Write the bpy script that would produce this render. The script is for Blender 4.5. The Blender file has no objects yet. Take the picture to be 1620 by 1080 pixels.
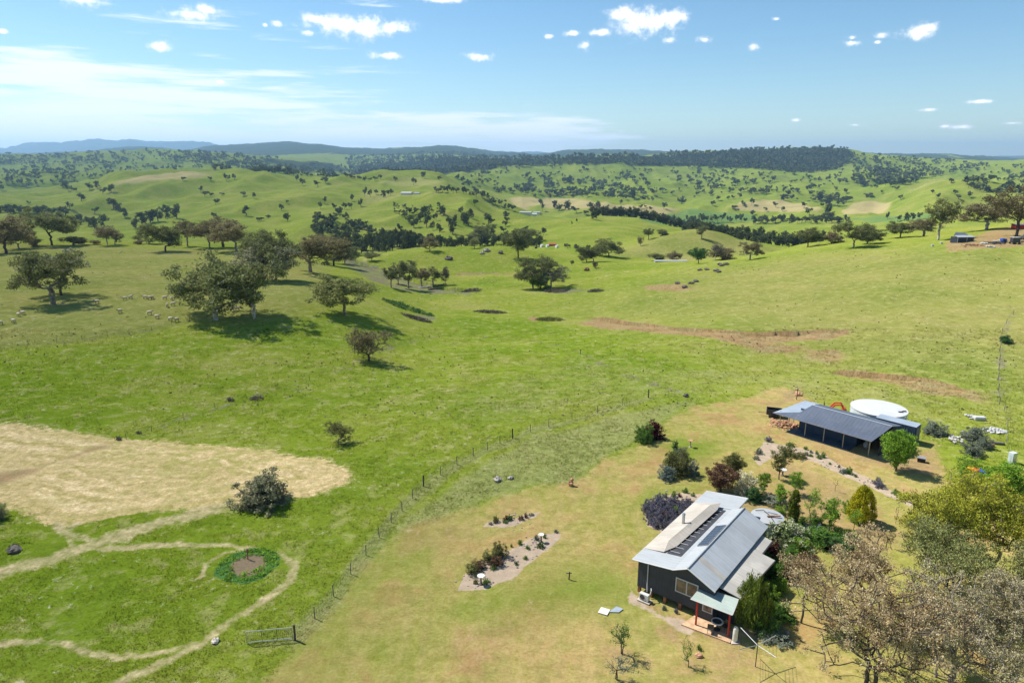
import bpy, math, random
import numpy as np
from mathutils import Vector, Matrix
R = math.radians
D = bpy.data
scene = bpy.context.scene
COL = scene.collection
rng = np.random.default_rng(7)
random.seed(7)

# ------------------------------------------------------------------ camera
H = 36.0                       # drone height over the house pad, metres
PITCH = R(15.0)
CP, SP = math.cos(PITCH), math.sin(PITCH)
F = 1080.0                     # focal length in photo pixels (1620 wide)
cam = D.cameras.new("camera"); cam.lens = 24; cam.sensor_width = 36
cam.clip_start = 0.5; cam.clip_end = 90000
camo = D.objects.new("camera", cam); COL.objects.link(camo)
camo.location = (0, 0, H); camo.rotation_euler = (R(90) - PITCH, 0, 0)
scene.camera = camo

def ray(u, v):
    xc = (u - 810) / F; yc = (540 - v) / F
    return xc, CP + yc * SP, -SP + yc * CP
def a_s(u, v):
    """azimuth ratio X/Y and drop ratio (H-z)/Y seen at a pixel"""
    x, y, z = ray(u, v)
    return x / y, -z / y
def flat(u, v, z=0.0):
    x, y, dz = ray(u, v); t = (z - H) / dz
    return x * t, y * t
def px_per_m(x, y, z):
    zc = y * CP - (z - H) * SP
    return F / zc
def dep(x, y, z):
    return math.atan2(H - z, math.hypot(x, y))

# ------------------------------------------------------------------ numpy noise
def _hash(ix, iy, s):
    h = (ix.astype(np.int64) * 374761393 + iy.astype(np.int64) * 668265263 + s * 1442695041) & 0xffffffff
    h = ((h ^ (h >> 13)) * 1274126177) & 0xffffffff
    return ((h ^ (h >> 16)) & 0xffff) / 65535.0
def vnoise(x, y, s=0):
    ix = np.floor(x); iy = np.floor(y); fx = x - ix; fy = y - iy
    fx = fx * fx * fx * (fx * (fx * 6 - 15) + 10); fy = fy * fy * fy * (fy * (fy * 6 - 15) + 10)
    a = _hash(ix, iy, s); b = _hash(ix + 1, iy, s); c = _hash(ix, iy + 1, s); d = _hash(ix + 1, iy + 1, s)
    return (a + (b - a) * fx) * (1 - fy) + (c + (d - c) * fx) * fy
def fbm(x, y, o=4, s=0):
    r = np.zeros_like(x, dtype=float); a = 0.5; t = 0
    for i in range(o):
        r += a * (vnoise(x, y, s + i) * 2 - 1); t += a; x = x * 2.03 + 17.1; y = y * 2.03 - 9.3; a *= 0.5
    return r / t

def pchip(x, y, xi):
    x = np.asarray(x, float); y = np.asarray(y, float); h = np.diff(x); dl = np.diff(y) / h
    d = np.zeros_like(y); d[0] = dl[0]; d[-1] = dl[-1]
    for i in range(1, len(x) - 1):
        if dl[i - 1] * dl[i] > 0:
            w1 = 2 * h[i] + h[i - 1]; w2 = h[i] + 2 * h[i - 1]
            d[i] = (w1 + w2) / (w1 / dl[i - 1] + w2 / dl[i])
    k = np.clip(np.searchsorted(x, xi) - 1, 0, len(x) - 2)
    t = np.clip((xi - x[k]) / h[k], 0, 1); hk = h[k]
    return ((2 * t**3 - 3 * t**2 + 1) * y[k] + (t**3 - 2 * t**2 + t) * hk * d[k] + (-2 * t**3 + 3 * t**2) * y[k + 1] + (t**3 - t**2) * hk * d[k + 1])

# ------------------------------------------------------------------ terrain profile (layers of knots: photo column, distance, photo row or height)
def Z(Y, lst):  # height knots
    return [(u, Y, None, z) for u, z in lst]
LAY = [
 Z(8,   [(-900, 0), (810, 0), (2500, 0)]),
 Z(40,  [(-900, 0), (810, 0), (2500, 0)]),
 Z(75,  [(-900, 0), (200, -.3), (560, 0), (810, 0), (2500, 0)]),
 Z(98,  [(-900, .5), (0, .3), (200, -.8), (420, -1.6), (640, -.9), (900, -.2), (1100, 0), (1400, 0), (2500, 0)]),
 Z(135, [(-900, 2), (0, 1.3), (300, .4), (560, -1.6), (640, -3.4), (760, -3.2), (950, -2.4), (1100, -2.4), (1300, -2.6), (1500, -1.0), (2500, 1.5)]),
 Z(175, [(-900, 3), (0, 2), (300, 1.5), (450, 1.5), (560, -1.5), (700, -8), (850, -9), (1000, -7.2), (1150, -4), (1300, -2), (1450, 1.0), (1620, 3.5), (2500, 7)]),
 [(-900, 300, 392), (-400, 300, 392), (0, 300, 395), (200, 300, 395), (400, 290, 400), (480, 280, 412), (560, 270, 432), (620, 265, 448), (700, 265, 458), (850, 265, 455), (950, 275, 448), (1000, 280, 440), (1150, 260, 430), (1300, 250, 413), (1450, 240, 396), (1540, 240, 386), (1620, 250, 382), (2000, 270, 370), (2600, 280, 360)],
 [(-900, 360, 383), (0, 360, 386), (200, 370, 386), (350, 370, 388), (420, 360, 393), (500, 345, 408), (560, 330, 417), (620, 320, 428), (700, 320, 432), (850, 320, 428), (950, 320, 424), (1000, 330, 420), (1150, 330, 407), (1300, 330, 386), (1450, 330, 372), (1540, 320, 366), (1620, 340, 354), (2000, 360, 345), (2600, 360, 345)],
 [(-900, 420, 384), (0, 420, 388), (200, 420, 388), (420, 410, 395), (500, 400, 406), (560, 390, 407), (600, 385, 402), (640, 380, 396), (700, 380, 391), (780, 380, 388), (850, 380, 396), (900, 385, 404), (960, 390, 410), (1000, 390, 414), (1150, 390, 410), (1300, 380, 386), (1450, 380, 372), (1620, 390, 353), (2600, 400, 345)],
 [(-900, 470, 384), (0, 470, 395), (200, 470, 396), (420, 470, 402), (560, 460, 412), (700, 460, 404), (780, 455, 398), (850, 450, 398), (900, 440, 400), (960, 440, 400), (1050, 440, 402), (1150, 440, 402), (1300, 440, 398), (1450, 430, 386), (1620, 450, 365), (2600, 450, 350)],
 [(-900, 600, 372), (0, 600, 380), (200, 600, 380), (420, 590, 392), (560, 560, 400), (700, 560, 397), (780, 560, 393), (850, 560, 390), (920, 560, 384), (980, 540, 386), (1050, 530, 372), (1110, 530, 362), (1180, 540, 380), (1240, 560, 394), (1300, 600, 398), (1450, 560, 392), (1620, 560, 372), (2600, 560, 350)],
 [(-900, 700, 362), (0, 700, 358), (130, 700, 362), (200, 720, 366), (330, 720, 362), (420, 700, 370), (500, 680, 366), (560, 650, 385), (620, 640, 388), (700, 640, 382), (780, 640, 380), (850, 640, 376), (920, 640, 366), (980, 640, 368), (1050, 620, 382), (1110, 620, 384), (1180, 640, 388), (1300, 680, 385), (1450, 680, 376), (1620, 660, 372), (2600, 640, 350)],
 [(-900, 900, 350), (0, 900, 346), (130, 900, 352), (200, 920, 350), (330, 920, 340), (420, 880, 338), (500, 850, 336), (560, 820, 345), (620, 800, 345), (700, 800, 342), (780, 800, 352), (850, 800, 352), (940, 800, 346), (1000, 800, 352), (1050, 820, 360), (1110, 850, 366), (1180, 880, 368), (1300, 900, 362), (1450, 900, 354), (1620, 900, 345), (2600, 900, 335)],
 [(-900, 1200, 318), (0, 1200, 316), (130, 1200, 318), (200, 1200, 312), (330, 1200, 318), (420, 1180, 312), (500, 1150, 313), (560, 1100, 318), (640, 1080, 306), (700, 1080, 305), (740, 1100, 310), (790, 1120, 328), (850, 1150, 340), (940, 1200, 348), (1000, 1200, 345), (1110, 1250, 353), (1200, 1250, 353), (1300, 1250, 353), (1400, 1250, 350), (1500, 1200, 340), (1620, 1200, 330), (2600, 1200, 315)],
 [(-900, 1700, 296), (0, 1700, 302), (130, 1700, 296), (190, 1600, 281), (260, 1600, 272), (340, 1600, 268), (420, 1600, 277), (500, 1550, 290), (560, 1500, 289), (640, 1500, 287), (700, 1500, 283), (730, 1500, 292), (790, 1500, 312), (850, 1550, 324), (940, 1600, 331), (1000, 1600, 334), (1110, 1650, 336), (1200, 1650, 331), (1300, 1650, 332), (1380, 1600, 330), (1430, 1550, 318), (1500, 1500, 302), (1620, 1500, 312), (2600, 1500, 300)],
 [(-900, 2100, 292), (0, 2100, 290), (130, 2000, 288), (190, 1900, 284), (260, 1900, 280), (340, 1900, 276), (420, 1900, 282), (500, 1850, 284), (560, 1800, 282), (640, 1800, 276), (690, 1750, 274), (730, 1800, 284), (790, 1900, 302), (850, 1900, 312), (940, 1950, 318), (1000, 1950, 321), (1110, 2000, 320), (1200, 2000, 313), (1300, 2000, 317), (1380, 1950, 312), (1430, 1800, 296), (1500, 1750, 280), (1560, 1750, 288), (1620, 1800, 300), (2600, 1800, 295)],
 [(-900, 2700, 276), (0, 2700, 277), (130, 2700, 274), (190, 2600, 274), (260, 2600, 276), (340, 2600, 274), (420, 2600, 276), (560, 2500, 284), (640, 2500, 280), (690, 2500, 282), (730, 2500, 280), (790, 2600, 288), (850, 2700, 292), (940, 2700, 292), (1000, 2700, 290), (1110, 2700, 296), (1200, 2700, 290), (1300, 2700, 290), (1380, 2700, 286), (1430, 2600, 288), (1500, 2500, 290), (1620, 2500, 288), (2600, 2500, 285)],
 [(-900, 3600, 258), (0, 3600, 258), (130, 3600, 255), (260, 3600, 256), (340, 3600, 255), (420, 3600, 262), (500, 3600, 270), (560, 3600, 277), (640, 3600, 276), (730, 3600, 268), (790, 3600, 262), (850, 3600, 260), (940, 3600, 257), (1000, 3600, 259), (1110, 3600, 266), (1200, 3500, 264), (1260, 3500, 270), (1330, 3500, 268), (1380, 3500, 266), (1500, 3500, 270), (1620, 3500, 268), (2600, 3500, 270)],
 [(-900, 4600, 246), (0, 4600, 246), (60, 4600, 246), (130, 4600, 243), (180, 4600, 240), (240, 4600, 238), (340, 4600, 243), (420, 4600, 249), (500, 4600, 258), (560, 4600, 266), (640, 4600, 262), (700, 4600, 253), (790, 4600, 252), (850, 4600, 252), (940, 4600, 249), (1000, 4600, 246), (1060, 4600, 243), (1140, 4600, 241), (1200, 4600, 238), (1280, 4600, 236), (1340, 4600, 238), (1380, 4600, 246), (1440, 4600, 250), (1500, 4600, 254), (1620, 4600, 254), (2600, 4600, 258)],
 [(-900, 6000, 252), (0, 6000, 252), (340, 6000, 250), (420, 6000, 250), (500, 6000, 248), (560, 6000, 250), (640, 6000, 250), (700, 6000, 248), (850, 6000, 256), (1000, 6000, 254), (1340, 6000, 248), (1500, 6000, 256), (2600, 6000, 262)],
 [(-900, 10000, 244), (0, 10000, 244), (120, 10000, 242), (220, 10000, 234), (290, 10000, 238), (350, 10000, 231), (400, 10000, 229), (455, 10000, 226), (500, 10000, 229), (540, 10000, 234), (600, 10000, 237), (640, 10000, 235), (700, 10000, 232), (750, 10000, 237), (790, 10000, 242), (840, 10000, 244), (900, 10000, 238), (1000, 10000, 239), (1090, 10000, 241), (1340, 10000, 242), (1400, 10000, 245), (1470, 10000, 245), (1550, 10000, 248), (1600, 10000, 252), (2600, 10000, 254)],
 [(-900, 14000, 252), (2600, 14000, 252)],
 [(-900, 20000, 234), (0, 20000, 233), (60, 20000, 228), (100, 20000, 227), (150, 20000, 222), (190, 20000, 224), (209, 20000, 222), (230, 20000, 225), (290, 20000, 226), (325, 20000, 225.5), (350, 20000, 231), (420, 20000, 240), (700, 20000, 246), (800, 20000, 242), (840, 20000, 242.5), (900, 20000, 247), (2600, 20000, 251)],
 [(-900, 26000, 262), (2600, 26000, 262)],
]
# fan grid -------------------------------------------------------------
_in = np.linspace(-0.84, 0.84, 1080)
_out = 0.84 + (np.linspace(0, 1, 60)[1:] ** 1.6) * 2.4
AX = np.concatenate([-_out[::-1], _in, _out])
YR = np.concatenate([np.exp(np.linspace(math.log(8), math.log(36), 40))[:-1], np.exp(np.linspace(math.log(36), math.log(300), 560))[:-1], np.exp(np.linspace(math.log(300), math.log(26000), 470))])
LY = np.log(YR)
def build_profile():
    nk = len(LAY); ky = np.zeros((nk, len(AX))); ks = np.zeros((nk, len(AX)))
    for i, lay in enumerate(LAY):
        aa, yy, ss = [], [], []
        for kn in lay:
            u, Y = kn[0], kn[1]
            if kn[2] is None: s = (H - kn[3]) / Y; a = (u - 810) / F * (CP + s * SP)
            else: a, s = a_s(u, kn[2])
            aa.append(a); yy.append(math.log(Y)); ss.append(s)
        ac = np.clip(AX, aa[0], aa[-1])
        ky[i] = pchip(aa, yy, ac); ks[i] = pchip(aa, ss, ac)
    # for the near layers interpolate height, not drop ratio
    kz = H - ks * np.exp(ky)
    Zg = np.zeros((len(YR), len(AX)))
    for j in range(len(AX)):
        zz = pchip(ky[:, j], kz[:, j], LY)
        sv = pchip(ky[:, j], ks[:, j], LY)
        w = np.clip((YR - 500) / 900, 0, 1)
        Zg[:, j] = zz * (1 - w) + (H - sv * YR) * w
    return Zg
ZG = build_profile()
XG = AX[None, :] * YR[:, None]; YG = np.repeat(YR[:, None], len(AX), 1)
def smst(x, a, b):
    t = np.clip((x - a) / (b - a), 0, 1); return t * t * (3 - 2 * t)
_n = 0.05 * fbm(XG / 2.5, YG / 2.5, 3, 3) * (1 - smst(YG, 150, 300))
_n += 0.5 * fbm(XG / 14, YG / 14, 3, 5) * smst(YG, 95, 150)
_n += 3.0 * fbm(XG / 55, YG / 55, 3, 8) * smst(YG, 170, 420)
_n += 10 * ((0.5 - np.abs(fbm(XG / 150 + 9, YG / 230, 3, 51))) * 2 - .65) * smst(YG, 560, 900) * (1 - smst(YG, 3000, 5000))
_n += 5.0 * fbm(XG / 160, YG / 160, 4, 11) * smst(YG, 420, 900)
_rid = (0.5 - np.abs(fbm(XG / 420 + 3, YG / 620, 4, 21))) * 2
_n += 36.0 * (_rid - 0.62) * smst(YG, 700, 1600) * (1 - 0.3 * smst(YG, 3800, 5200))
_rid2 = (0.5 - np.abs(fbm(XG / 1600, YG / 1300, 4, 31))) * 2
_n += 45 * (_rid2 - 0.6) * smst(YG, 6000, 11000)
_n += 90 * (_rid2 - 0.6) * smst(YG, 14000, 19000)
ZG = ZG + _n
# the erosion step of the gully bank on the right slope
def ground_z(x, y):
    x = np.asarray(x, float); y = np.asarray(y, float)
    a = x / y; ly = np.log(np.maximum(y, 8.01))
    j = np.clip(np.searchsorted(AX, a) - 1, 0, len(AX) - 2); i = np.clip(np.searchsorted(LY, ly) - 1, 0, len(LY) - 2)
    fa = np.clip((a - AX[j]) / (AX[j + 1] - AX[j]), 0, 1); fy = np.clip((y - YR[i]) / (YR[i + 1] - YR[i]), 0, 1)
    return (ZG[i, j] * (1 - fa) + ZG[i, j + 1] * fa) * (1 - fy) + (ZG[i + 1, j] * (1 - fa) + ZG[i + 1, j + 1] * fa) * fy
def at(u, v, ymin=0):
    """the ground point the photograph shows at a pixel (x, y, z)"""
    x, y, z = ray(u, v); a = x / y; s = -z / y
    ys = YR if ymin == 0 else YR[YR > ymin]
    zt = ground_z(a * ys, ys); zr = H - s * ys
    k = np.nonzero(zr < zt)[0]
    if len(k) == 0:
        return at(u, v + 1.0, ymin) if v < 700 else (a * 100, 100.0, 0.0)
    k = k[0]
    if k == 0: yy = ys[0]
    else:
        d0 = zr[k - 1] - zt[k - 1]; d1 = zr[k] - zt[k]; yy = ys[k - 1] + (ys[k] - ys[k - 1]) * d0 / (d0 - d1)
    return float(a * yy), float(yy), float(ground_z(a * yy, yy))

# eroded banks of the dry gully: a real step in the ground, sharp on the upper side
def cut_bank(pts, depth, reach):
    global ZG
    P = np.array([at(u, v)[:2] for u, v in pts]); lo = P.min(0) - reach * 3; hi = P.max(0) + reach * 3
    k = np.nonzero(((XG > lo[0]) & (XG < hi[0]) & (YG > lo[1]) & (YG < hi[1])).ravel())[0]
    x = XG.ravel()[k]; y = YG.ravel()[k]; x = x + 1.4 * fbm(x / 11, y / 11, 2, 71); y = y + 1.4 * fbm(x / 11, y / 11, 2, 72)
    best = np.full(len(k), 1e9); side = np.zeros(len(k))
    for a, b in zip(P[:-1], P[1:]):
        e = b - a; t = np.clip(((x - a[0]) * e[0] + (y - a[1]) * e[1]) / (e @ e), 0, 1); dx = x - a[0] - t * e[0]; dy = y - a[1] - t * e[1]; d = np.hypot(dx, dy)
        m = d < best; best[m] = d[m]; side[m] = (e[0] * dy - e[1] * dx)[m]
    near = side < 0
    if P[-1][0] < P[0][0]: near = ~near
    tot = np.linalg.norm(P - P[0], axis=1)[-1]
    endf = np.clip(np.minimum(np.hypot(x - P[0][0], y - P[0][1]), np.hypot(x - P[-1][0], y - P[-1][1])) / 6, 0, 1)
    dz = np.where(near, -depth * np.exp(-(best / reach) ** 2), 0) * endf * np.clip(.75 + .8 * fbm(x / 9, y / 9, 2, 75), .1, 1.2)
    if depth < 1.4: BANK[k] = np.maximum(BANK[k], np.where(near, np.exp(-(best / 2.2) ** 2), np.exp(-(best / .9) ** 2)) * endf)
    zf = ZG.ravel().copy(); zf[k] += dz; ZG = zf.reshape(ZG.shape)
BANK = np.zeros(ZG.size)
cut_bank([(930, 500), (1000, 509), (1060, 517), (1140, 522), (1200, 527), (1250, 524), (1300, 521), (1350, 520)], 1.0, 4.0)
cut_bank([(1290, 583), (1380, 590), (1470, 600), (1570, 628)], .7, 3.5)
cut_bank([(640, 436), (740, 431), (880, 431)], 1.2, 5)
cut_bank([(560, 412), (600, 424), (640, 438), (690, 452), (750, 458)], 2.0, 7)
# ------------------------------------------------------------------ object helpers
def tag(o, label=None, cat=None, group=None, kind=None):
    if label: o["label"] = label
    if cat: o["category"] = cat
    if group: o["group"] = group
    if kind: o["kind"] = kind
    return o
def empty(name, loc=(0, 0, 0), rz=0, label=None, cat=None, group=None):
    o = D.objects.new(name, None); o.empty_display_size = .2; COL.objects.link(o); o.location = loc; o.rotation_euler = (0, 0, rz)
    return tag(o, label, cat, group)
def mesh_np(name, V, Fq, mat, parent=None, smooth=False, attrs=None):
    """V (n,3), Fq list of face index arrays (each (m,k))"""
    me = D.meshes.new(name); V = np.asarray(V, np.float32)
    if not isinstance(Fq, list): Fq = [Fq]
    Fq = [np.asarray(f, np.int32) for f in Fq if len(f)]
    me.vertices.add(len(V)); me.vertices.foreach_set("co", V.ravel())
    nl = sum(f.size for f in Fq); npoly = sum(len(f) for f in Fq)
    me.loops.add(nl); me.loops.foreach_set("vertex_index", np.concatenate([f.ravel() for f in Fq]))
    me.polygons.add(npoly)
    ls = []; c = 0
    for f in Fq:
        ls.append(np.arange(len(f)) * f.shape[1] + c); c += f.size
    me.polygons.foreach_set("loop_start", np.concatenate(ls).astype(np.int32))
    me.update(calc_edges=True)
    if smooth: me.polygons.foreach_set("use_smooth", np.ones(npoly, bool))
    if attrs:
        for k, (dom, typ, arr) in attrs.items():
            at_ = me.attributes.new(k, typ, dom)
            at_.data.foreach_set("value" if typ == "FLOAT" else "color", np.asarray(arr, np.float32).ravel())
    for m in (mat if isinstance(mat, (list, tuple)) else [mat]): me.materials.append(m)
    o = D.objects.new(name, me); COL.objects.link(o)
    if parent: o.parent = parent
    return o

class MB:
    def __init__(s): s.v = []; s.f = []
    def add(s, vs, fs):
        b = len(s.v); s.v += [tuple(v) for v in vs]; s.f += [tuple(i + b for i in f) for f in fs]; return s
    def box(s, x0, x1, y0, y1, z0, z1):
        return s.add([(x0, y0, z0), (x1, y0, z0), (x1, y1, z0), (x0, y1, z0), (x0, y0, z1), (x1, y0, z1), (x1, y1, z1), (x0, y1, z1)],
                     [(0, 3, 2, 1), (4, 5, 6, 7), (0, 1, 5, 4), (1, 2, 6, 5), (2, 3, 7, 6), (3, 0, 4, 7)])
    def slab(s, pts, th):
        """polygon pts (top face, counterclockwise from above) with thickness th downwards"""
        n = len(pts); top = [tuple(p) for p in pts]; bot = [(p[0], p[1], p[2] - th) for p in pts]
        return s.add(top + bot, [tuple(range(n)), tuple(range(2 * n - 1, n - 1, -1))] + [(i, i + n, (i + 1) % n + n, (i + 1) % n) for i in range(n)])
    def prism_y(s, prof, y0, y1):
        """profile in (x,z), counterclockwise seen from -y, swept along y"""
        n = len(prof)
        return s.add([(x, y0, z) for x, z in prof] + [(x, y1, z) for x, z in prof],
                     [tuple(range(n)), tuple(range(2 * n - 1, n - 1, -1))] + [(i, i + n, (i + 1) % n + n, (i + 1) % n) for i in range(n)])
    def tube(s, p0, p1, r0, r1=None, n=8, cap=True):
        r1 = r0 if r1 is None else r1; p0 = Vector(p0); p1 = Vector(p1); d = (p1 - p0).normalized()
        a = d.orthogonal().normalized(); b = d.cross(a)
        vs = [p0 + (a * math.cos(2 * math.pi * i / n) + b * math.sin(2 * math.pi * i / n)) * r0 for i in range(n)] + \
             [p1 + (a * math.cos(2 * math.pi * i / n) + b * math.sin(2 * math.pi * i / n)) * r1 for i in range(n)]
        fs = [(i, (i + 1) % n, (i + 1) % n + n, i + n) for i in range(n)]
        if cap: fs += [tuple(range(n - 1, -1, -1)), tuple(range(n, 2 * n))]
        return s.add(vs, fs)
    def path(s, pts, r, n=6):
        for a, b in zip(pts[:-1], pts[1:]): s.tube(a, b, r, r, n)
        return s
    def lathe(s, prof, n=24, c=(0, 0, 0), sx=1, sy=1):
        m = len(prof); vs = []; fs = []
        for r, z in prof:
            vs += [(c[0] + r * sx * math.cos(2 * math.pi * i / n), c[1] + r * sy * math.sin(2 * math.pi * i / n), c[2] + z) for i in range(n)]
        for k in range(m - 1):
            fs += [(k * n + i, k * n + (i + 1) % n, (k + 1) * n + (i + 1) % n, (k + 1) * n + i) for i in range(n)]
        fs += [tuple(range(n - 1, -1, -1)), tuple((m - 1) * n + i for i in range(n))]
        return s.add(vs, fs)
    def blob(s, c, r, seed=0, rough=.2, nu=10, nv=7):
        """a closed lumpy stone / bale / body"""
        rr = random.Random(seed); vs = [(c[0], c[1], c[2] - r[2])]; fs = []
        for j in range(1, nv):
            ph = math.pi * j / nv - math.pi / 2
            for i in range(nu):
                th = 2 * math.pi * i / nu; k = 1 + rr.uniform(-rough, rough)
                vs.append((c[0] + r[0] * k * math.cos(ph) * math.cos(th), c[1] + r[1] * k * math.cos(ph) * math.sin(th), c[2] + r[2] * k * math.sin(ph)))
        vs.append((c[0], c[1], c[2] + r[2])); t = len(vs) - 1
        for i in range(nu): fs.append((0, 1 + (i + 1) % nu, 1 + i))
        for j in range(nv - 2):
            for i in range(nu): fs.append((1 + j * nu + i, 1 + j * nu + (i + 1) % nu, 1 + (j + 1) * nu + (i + 1) % nu, 1 + (j + 1) * nu + i))
        for i in range(nu): fs.append((1 + (nv - 2) * nu + i, 1 + (nv - 2) * nu + (i + 1) % nu, t))
        return s.add(vs, fs)
    def build(s, name, mat, parent=None, smooth=False, bevel=0, loc=None, rz=0):
        me = D.meshes.new(name); me.from_pydata(s.v, [], s.f); me.update()
        if smooth: me.polygons.foreach_set("use_smooth", [True] * len(me.polygons))
        me.materials.append(mat); o = D.objects.new(name, me); COL.objects.link(o)
        if parent: o.parent = parent
        if loc is not None: o.location = loc; o.rotation_euler = (0, 0, rz)
        if bevel:
            b = o.modifiers.new("bevel", "BEVEL"); b.width = bevel; b.segments = 1; b.limit_method = 'ANGLE'
        return o
def kids(o): return [c for c in COL.objects if c.parent is o] if False else list(o.children)
def copy_tree(o, parent=None):
    c = o.copy(); COL.objects.link(c)
    if parent: c.parent = parent
    for ch in o.children: copy_tree(ch, c)
    return c
# ------------------------------------------------------------------ materials
class NT:
    def __init__(s, m):
        m.use_nodes = True; s.t = m.node_tree; s.t.nodes.clear()
    def n(s, typ, ins=None, **kw):
        nd = s.t.nodes.new(typ)
        for k, v in kw.items(): setattr(nd, k, v)
        for k, v in (ins or {}).items():
            if hasattr(v, "is_output") or isinstance(v, bpy.types.NodeSocket): s.t.links.new(v, nd.inputs[k])
            else: nd.inputs[k].default_value = v
        return nd
    def math(s, op, a, b=0.0, c=None, clamp=False):
        nd = s.t.nodes.new("ShaderNodeMath"); nd.operation = op; nd.use_clamp = clamp
        for i, v in enumerate((a, b) if c is None else (a, b, c)):
            if isinstance(v, bpy.types.NodeSocket): s.t.links.new(v, nd.inputs[i])
            else: nd.inputs[i].default_value = v
        return nd.outputs[0]
    def mix(s, f, a, b, blend='MIX'):
        nd = s.t.nodes.new("ShaderNodeMix"); nd.data_type = 'RGBA'; nd.blend_type = blend
        for i, v in ((0, f), (6, a), (7, b)):
            if isinstance(v, bpy.types.NodeSocket): s.t.links.new(v, nd.inputs[i])
            elif i == 0: nd.inputs[i].default_value = v
            else: nd.inputs[i].default_value = (*v, 1) if len(v) == 3 else v
        return nd.outputs[2]
    def noise(s, vec, scale, detail=3, rough=.55, dist=0.0):
        nd = s.t.nodes.new("ShaderNodeTexNoise")
        if vec is not None: s.t.links.new(vec, nd.inputs["Vector"])
        nd.inputs["Scale"].default_value = scale; nd.inputs["Detail"].default_value = detail
        nd.inputs["Roughness"].default_value = rough; nd.inputs["Distortion"].default_value = dist
        return nd.outputs[0]
    def step(s, x, a, b):
        nd = s.t.nodes.new("ShaderNodeMapRange"); nd.interpolation_type = 'SMOOTHSTEP'
        s.t.links.new(x, nd.inputs[0]); nd.inputs[1].default_value = a; nd.inputs[2].default_value = b
        return nd.outputs[0]
def simple(name, col, rough=.7, metal=0, var=.15, scale=3.0, bump=0, col2=None, spec=.3, wave=None):
    m = D.materials.new(name); t = NT(m)
    tc = t.n("ShaderNodeTexCoord").outputs["Object"]
    nz = t.noise(tc, scale, 4)
    c2 = col2 or tuple(min(1, c * (1 - var)) for c in col); c1 = tuple(min(1, c * (1 + var * .5)) for c in col)
    base = t.mix(t.step(nz, .35, .65), c1, c2)
    b = t.n("ShaderNodeBsdfPrincipled", {"Base Color": base, "Roughness": rough, "Metallic": metal})
    b.inputs["Specular IOR Level"].default_value = spec
    h = None
    if wave and wave[0] == 'Y' or name == 'slate blue shed roof':
        mp = t.n("ShaderNodeMapping", {"Vector": tc, "Scale": (.5, 5, .5) if wave[0] == 'Y' else (5, .5, .5)}).outputs[0]
        base = t.mix(t.math('MULTIPLY', t.step(t.noise(mp, 1.0, 4, .6), .45, .75), .45), base, tuple(c * .62 for c in col))
        base = t.mix(t.math('MULTIPLY', t.step(t.noise(tc, 1.3, 5, .7), .55, .75), .3), base, (.30, .26, .20))
    if wave:  # corrugation running along an object axis
        w = t.n("ShaderNodeTexWave", {"Vector": tc, "Scale": wave[1]}, wave_type='BANDS', bands_direction=wave[0], wave_profile='SIN')
        base2 = t.mix(t.math('MULTIPLY', w.outputs[1], wave[2]), base, tuple(c * .75 for c in col))
        t.t.links.new(base2, b.inputs["Base Color"]); h = w.outputs[1]
    if bump or h is not None:
        bp = t.n("ShaderNodeBump", {"Height": h if h is not None else t.noise(tc, scale * 6, 3), "Strength": bump or .3, "Distance": .03})
        t.t.links.new(bp.outputs[0], b.inputs["Normal"])
    t.t.links.new(b.outputs[0], t.n("ShaderNodeOutputMaterial").inputs[0])
    return m
def foliage(name, cols, trans=.32, shift=.25):
    """leaf material: colour by leaf (random per island), drifting from tree to tree"""
    m = D.materials.new(name); t = NT(m)
    geo = t.n("ShaderNodeNewGeometry"); oi = t.n("ShaderNodeObjectInfo")
    rnd = geo.outputs["Random Per Island"]
    tc = t.n("ShaderNodeTexCoord").outputs["Object"]
    big = t.noise(tc, .55, 2)
    x = t.math('ADD', t.math('MULTIPLY', rnd, .6), t.math('MULTIPLY', t.step(big, .35, .65), .4))
    rp = t.n("ShaderNodeValToRGB", {"Fac": x}); e = rp.color_ramp.elements
    e[0].color = (*cols[0], 1); e[1].color = (*cols[-1], 1)
    for i, c in enumerate(cols[1:-1]): q = e.new((i + 1) / (len(cols) - 1)); q.color = (*c, 1)
    k = t.math('ADD', t.math('MULTIPLY', oi.outputs["Random"], shift), 1 - shift / 2)
    hsv = t.n("ShaderNodeHueSaturation", {"Color": rp.outputs[0], "Value": k})
    d = t.n("ShaderNodeBsdfDiffuse", {"Color": hsv.outputs[0]}); tr = t.n("ShaderNodeBsdfTranslucent", {"Color": hsv.outputs[0]})
    mx = t.n("ShaderNodeMixShader", {0: trans, 1: d.outputs[0], 2: tr.outputs[0]})
    t.t.links.new(mx.outputs[0], t.n("ShaderNodeOutputMaterial").inputs[0])
    return m
M = {}
M['gum'] = foliage("gum leaves", [(.086, .098, .034), (.144, .161, .060), (.196, .213, .086), (.270, .276, .127)])
M['gum_brown'] = foliage("brown gum leaves", [(.115, .101, .048), (.178, .155, .075), (.241, .213, .109), (.310, .276, .149)])
M['gum_grey'] = foliage("grey gum leaves", [(.125, .132, .075), (.194, .204, .116), (.271, .271, .164), (.389, .368, .253)])
M['gum_light'] = foliage("light gum leaves", [(.140, .150, .049), (.211, .228, .078), (.281, .298, .115), (.369, .369, .158)])
M['gum_yellow'] = foliage("yellow green gum leaves", [(.171, .183, .022), (.293, .305, .037), (.464, .464, .061), (.610, .573, .091)])
M['gum_pink'] = foliage("dry gum leaves", [(.17, .11, .05), (.29, .205, .10), (.42, .31, .165), (.56, .47, .30), (.32, .31, .12)])
M['far_gum'] = foliage("distant gum leaves", [(.052, .072, .031), (.091, .111, .049), (.137, .150, .068)], .15)
M['bright'] = foliage("bright green leaves", [(.101, .186, .020), (.186, .318, .034), (.287, .455, .059)], .3)
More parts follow.
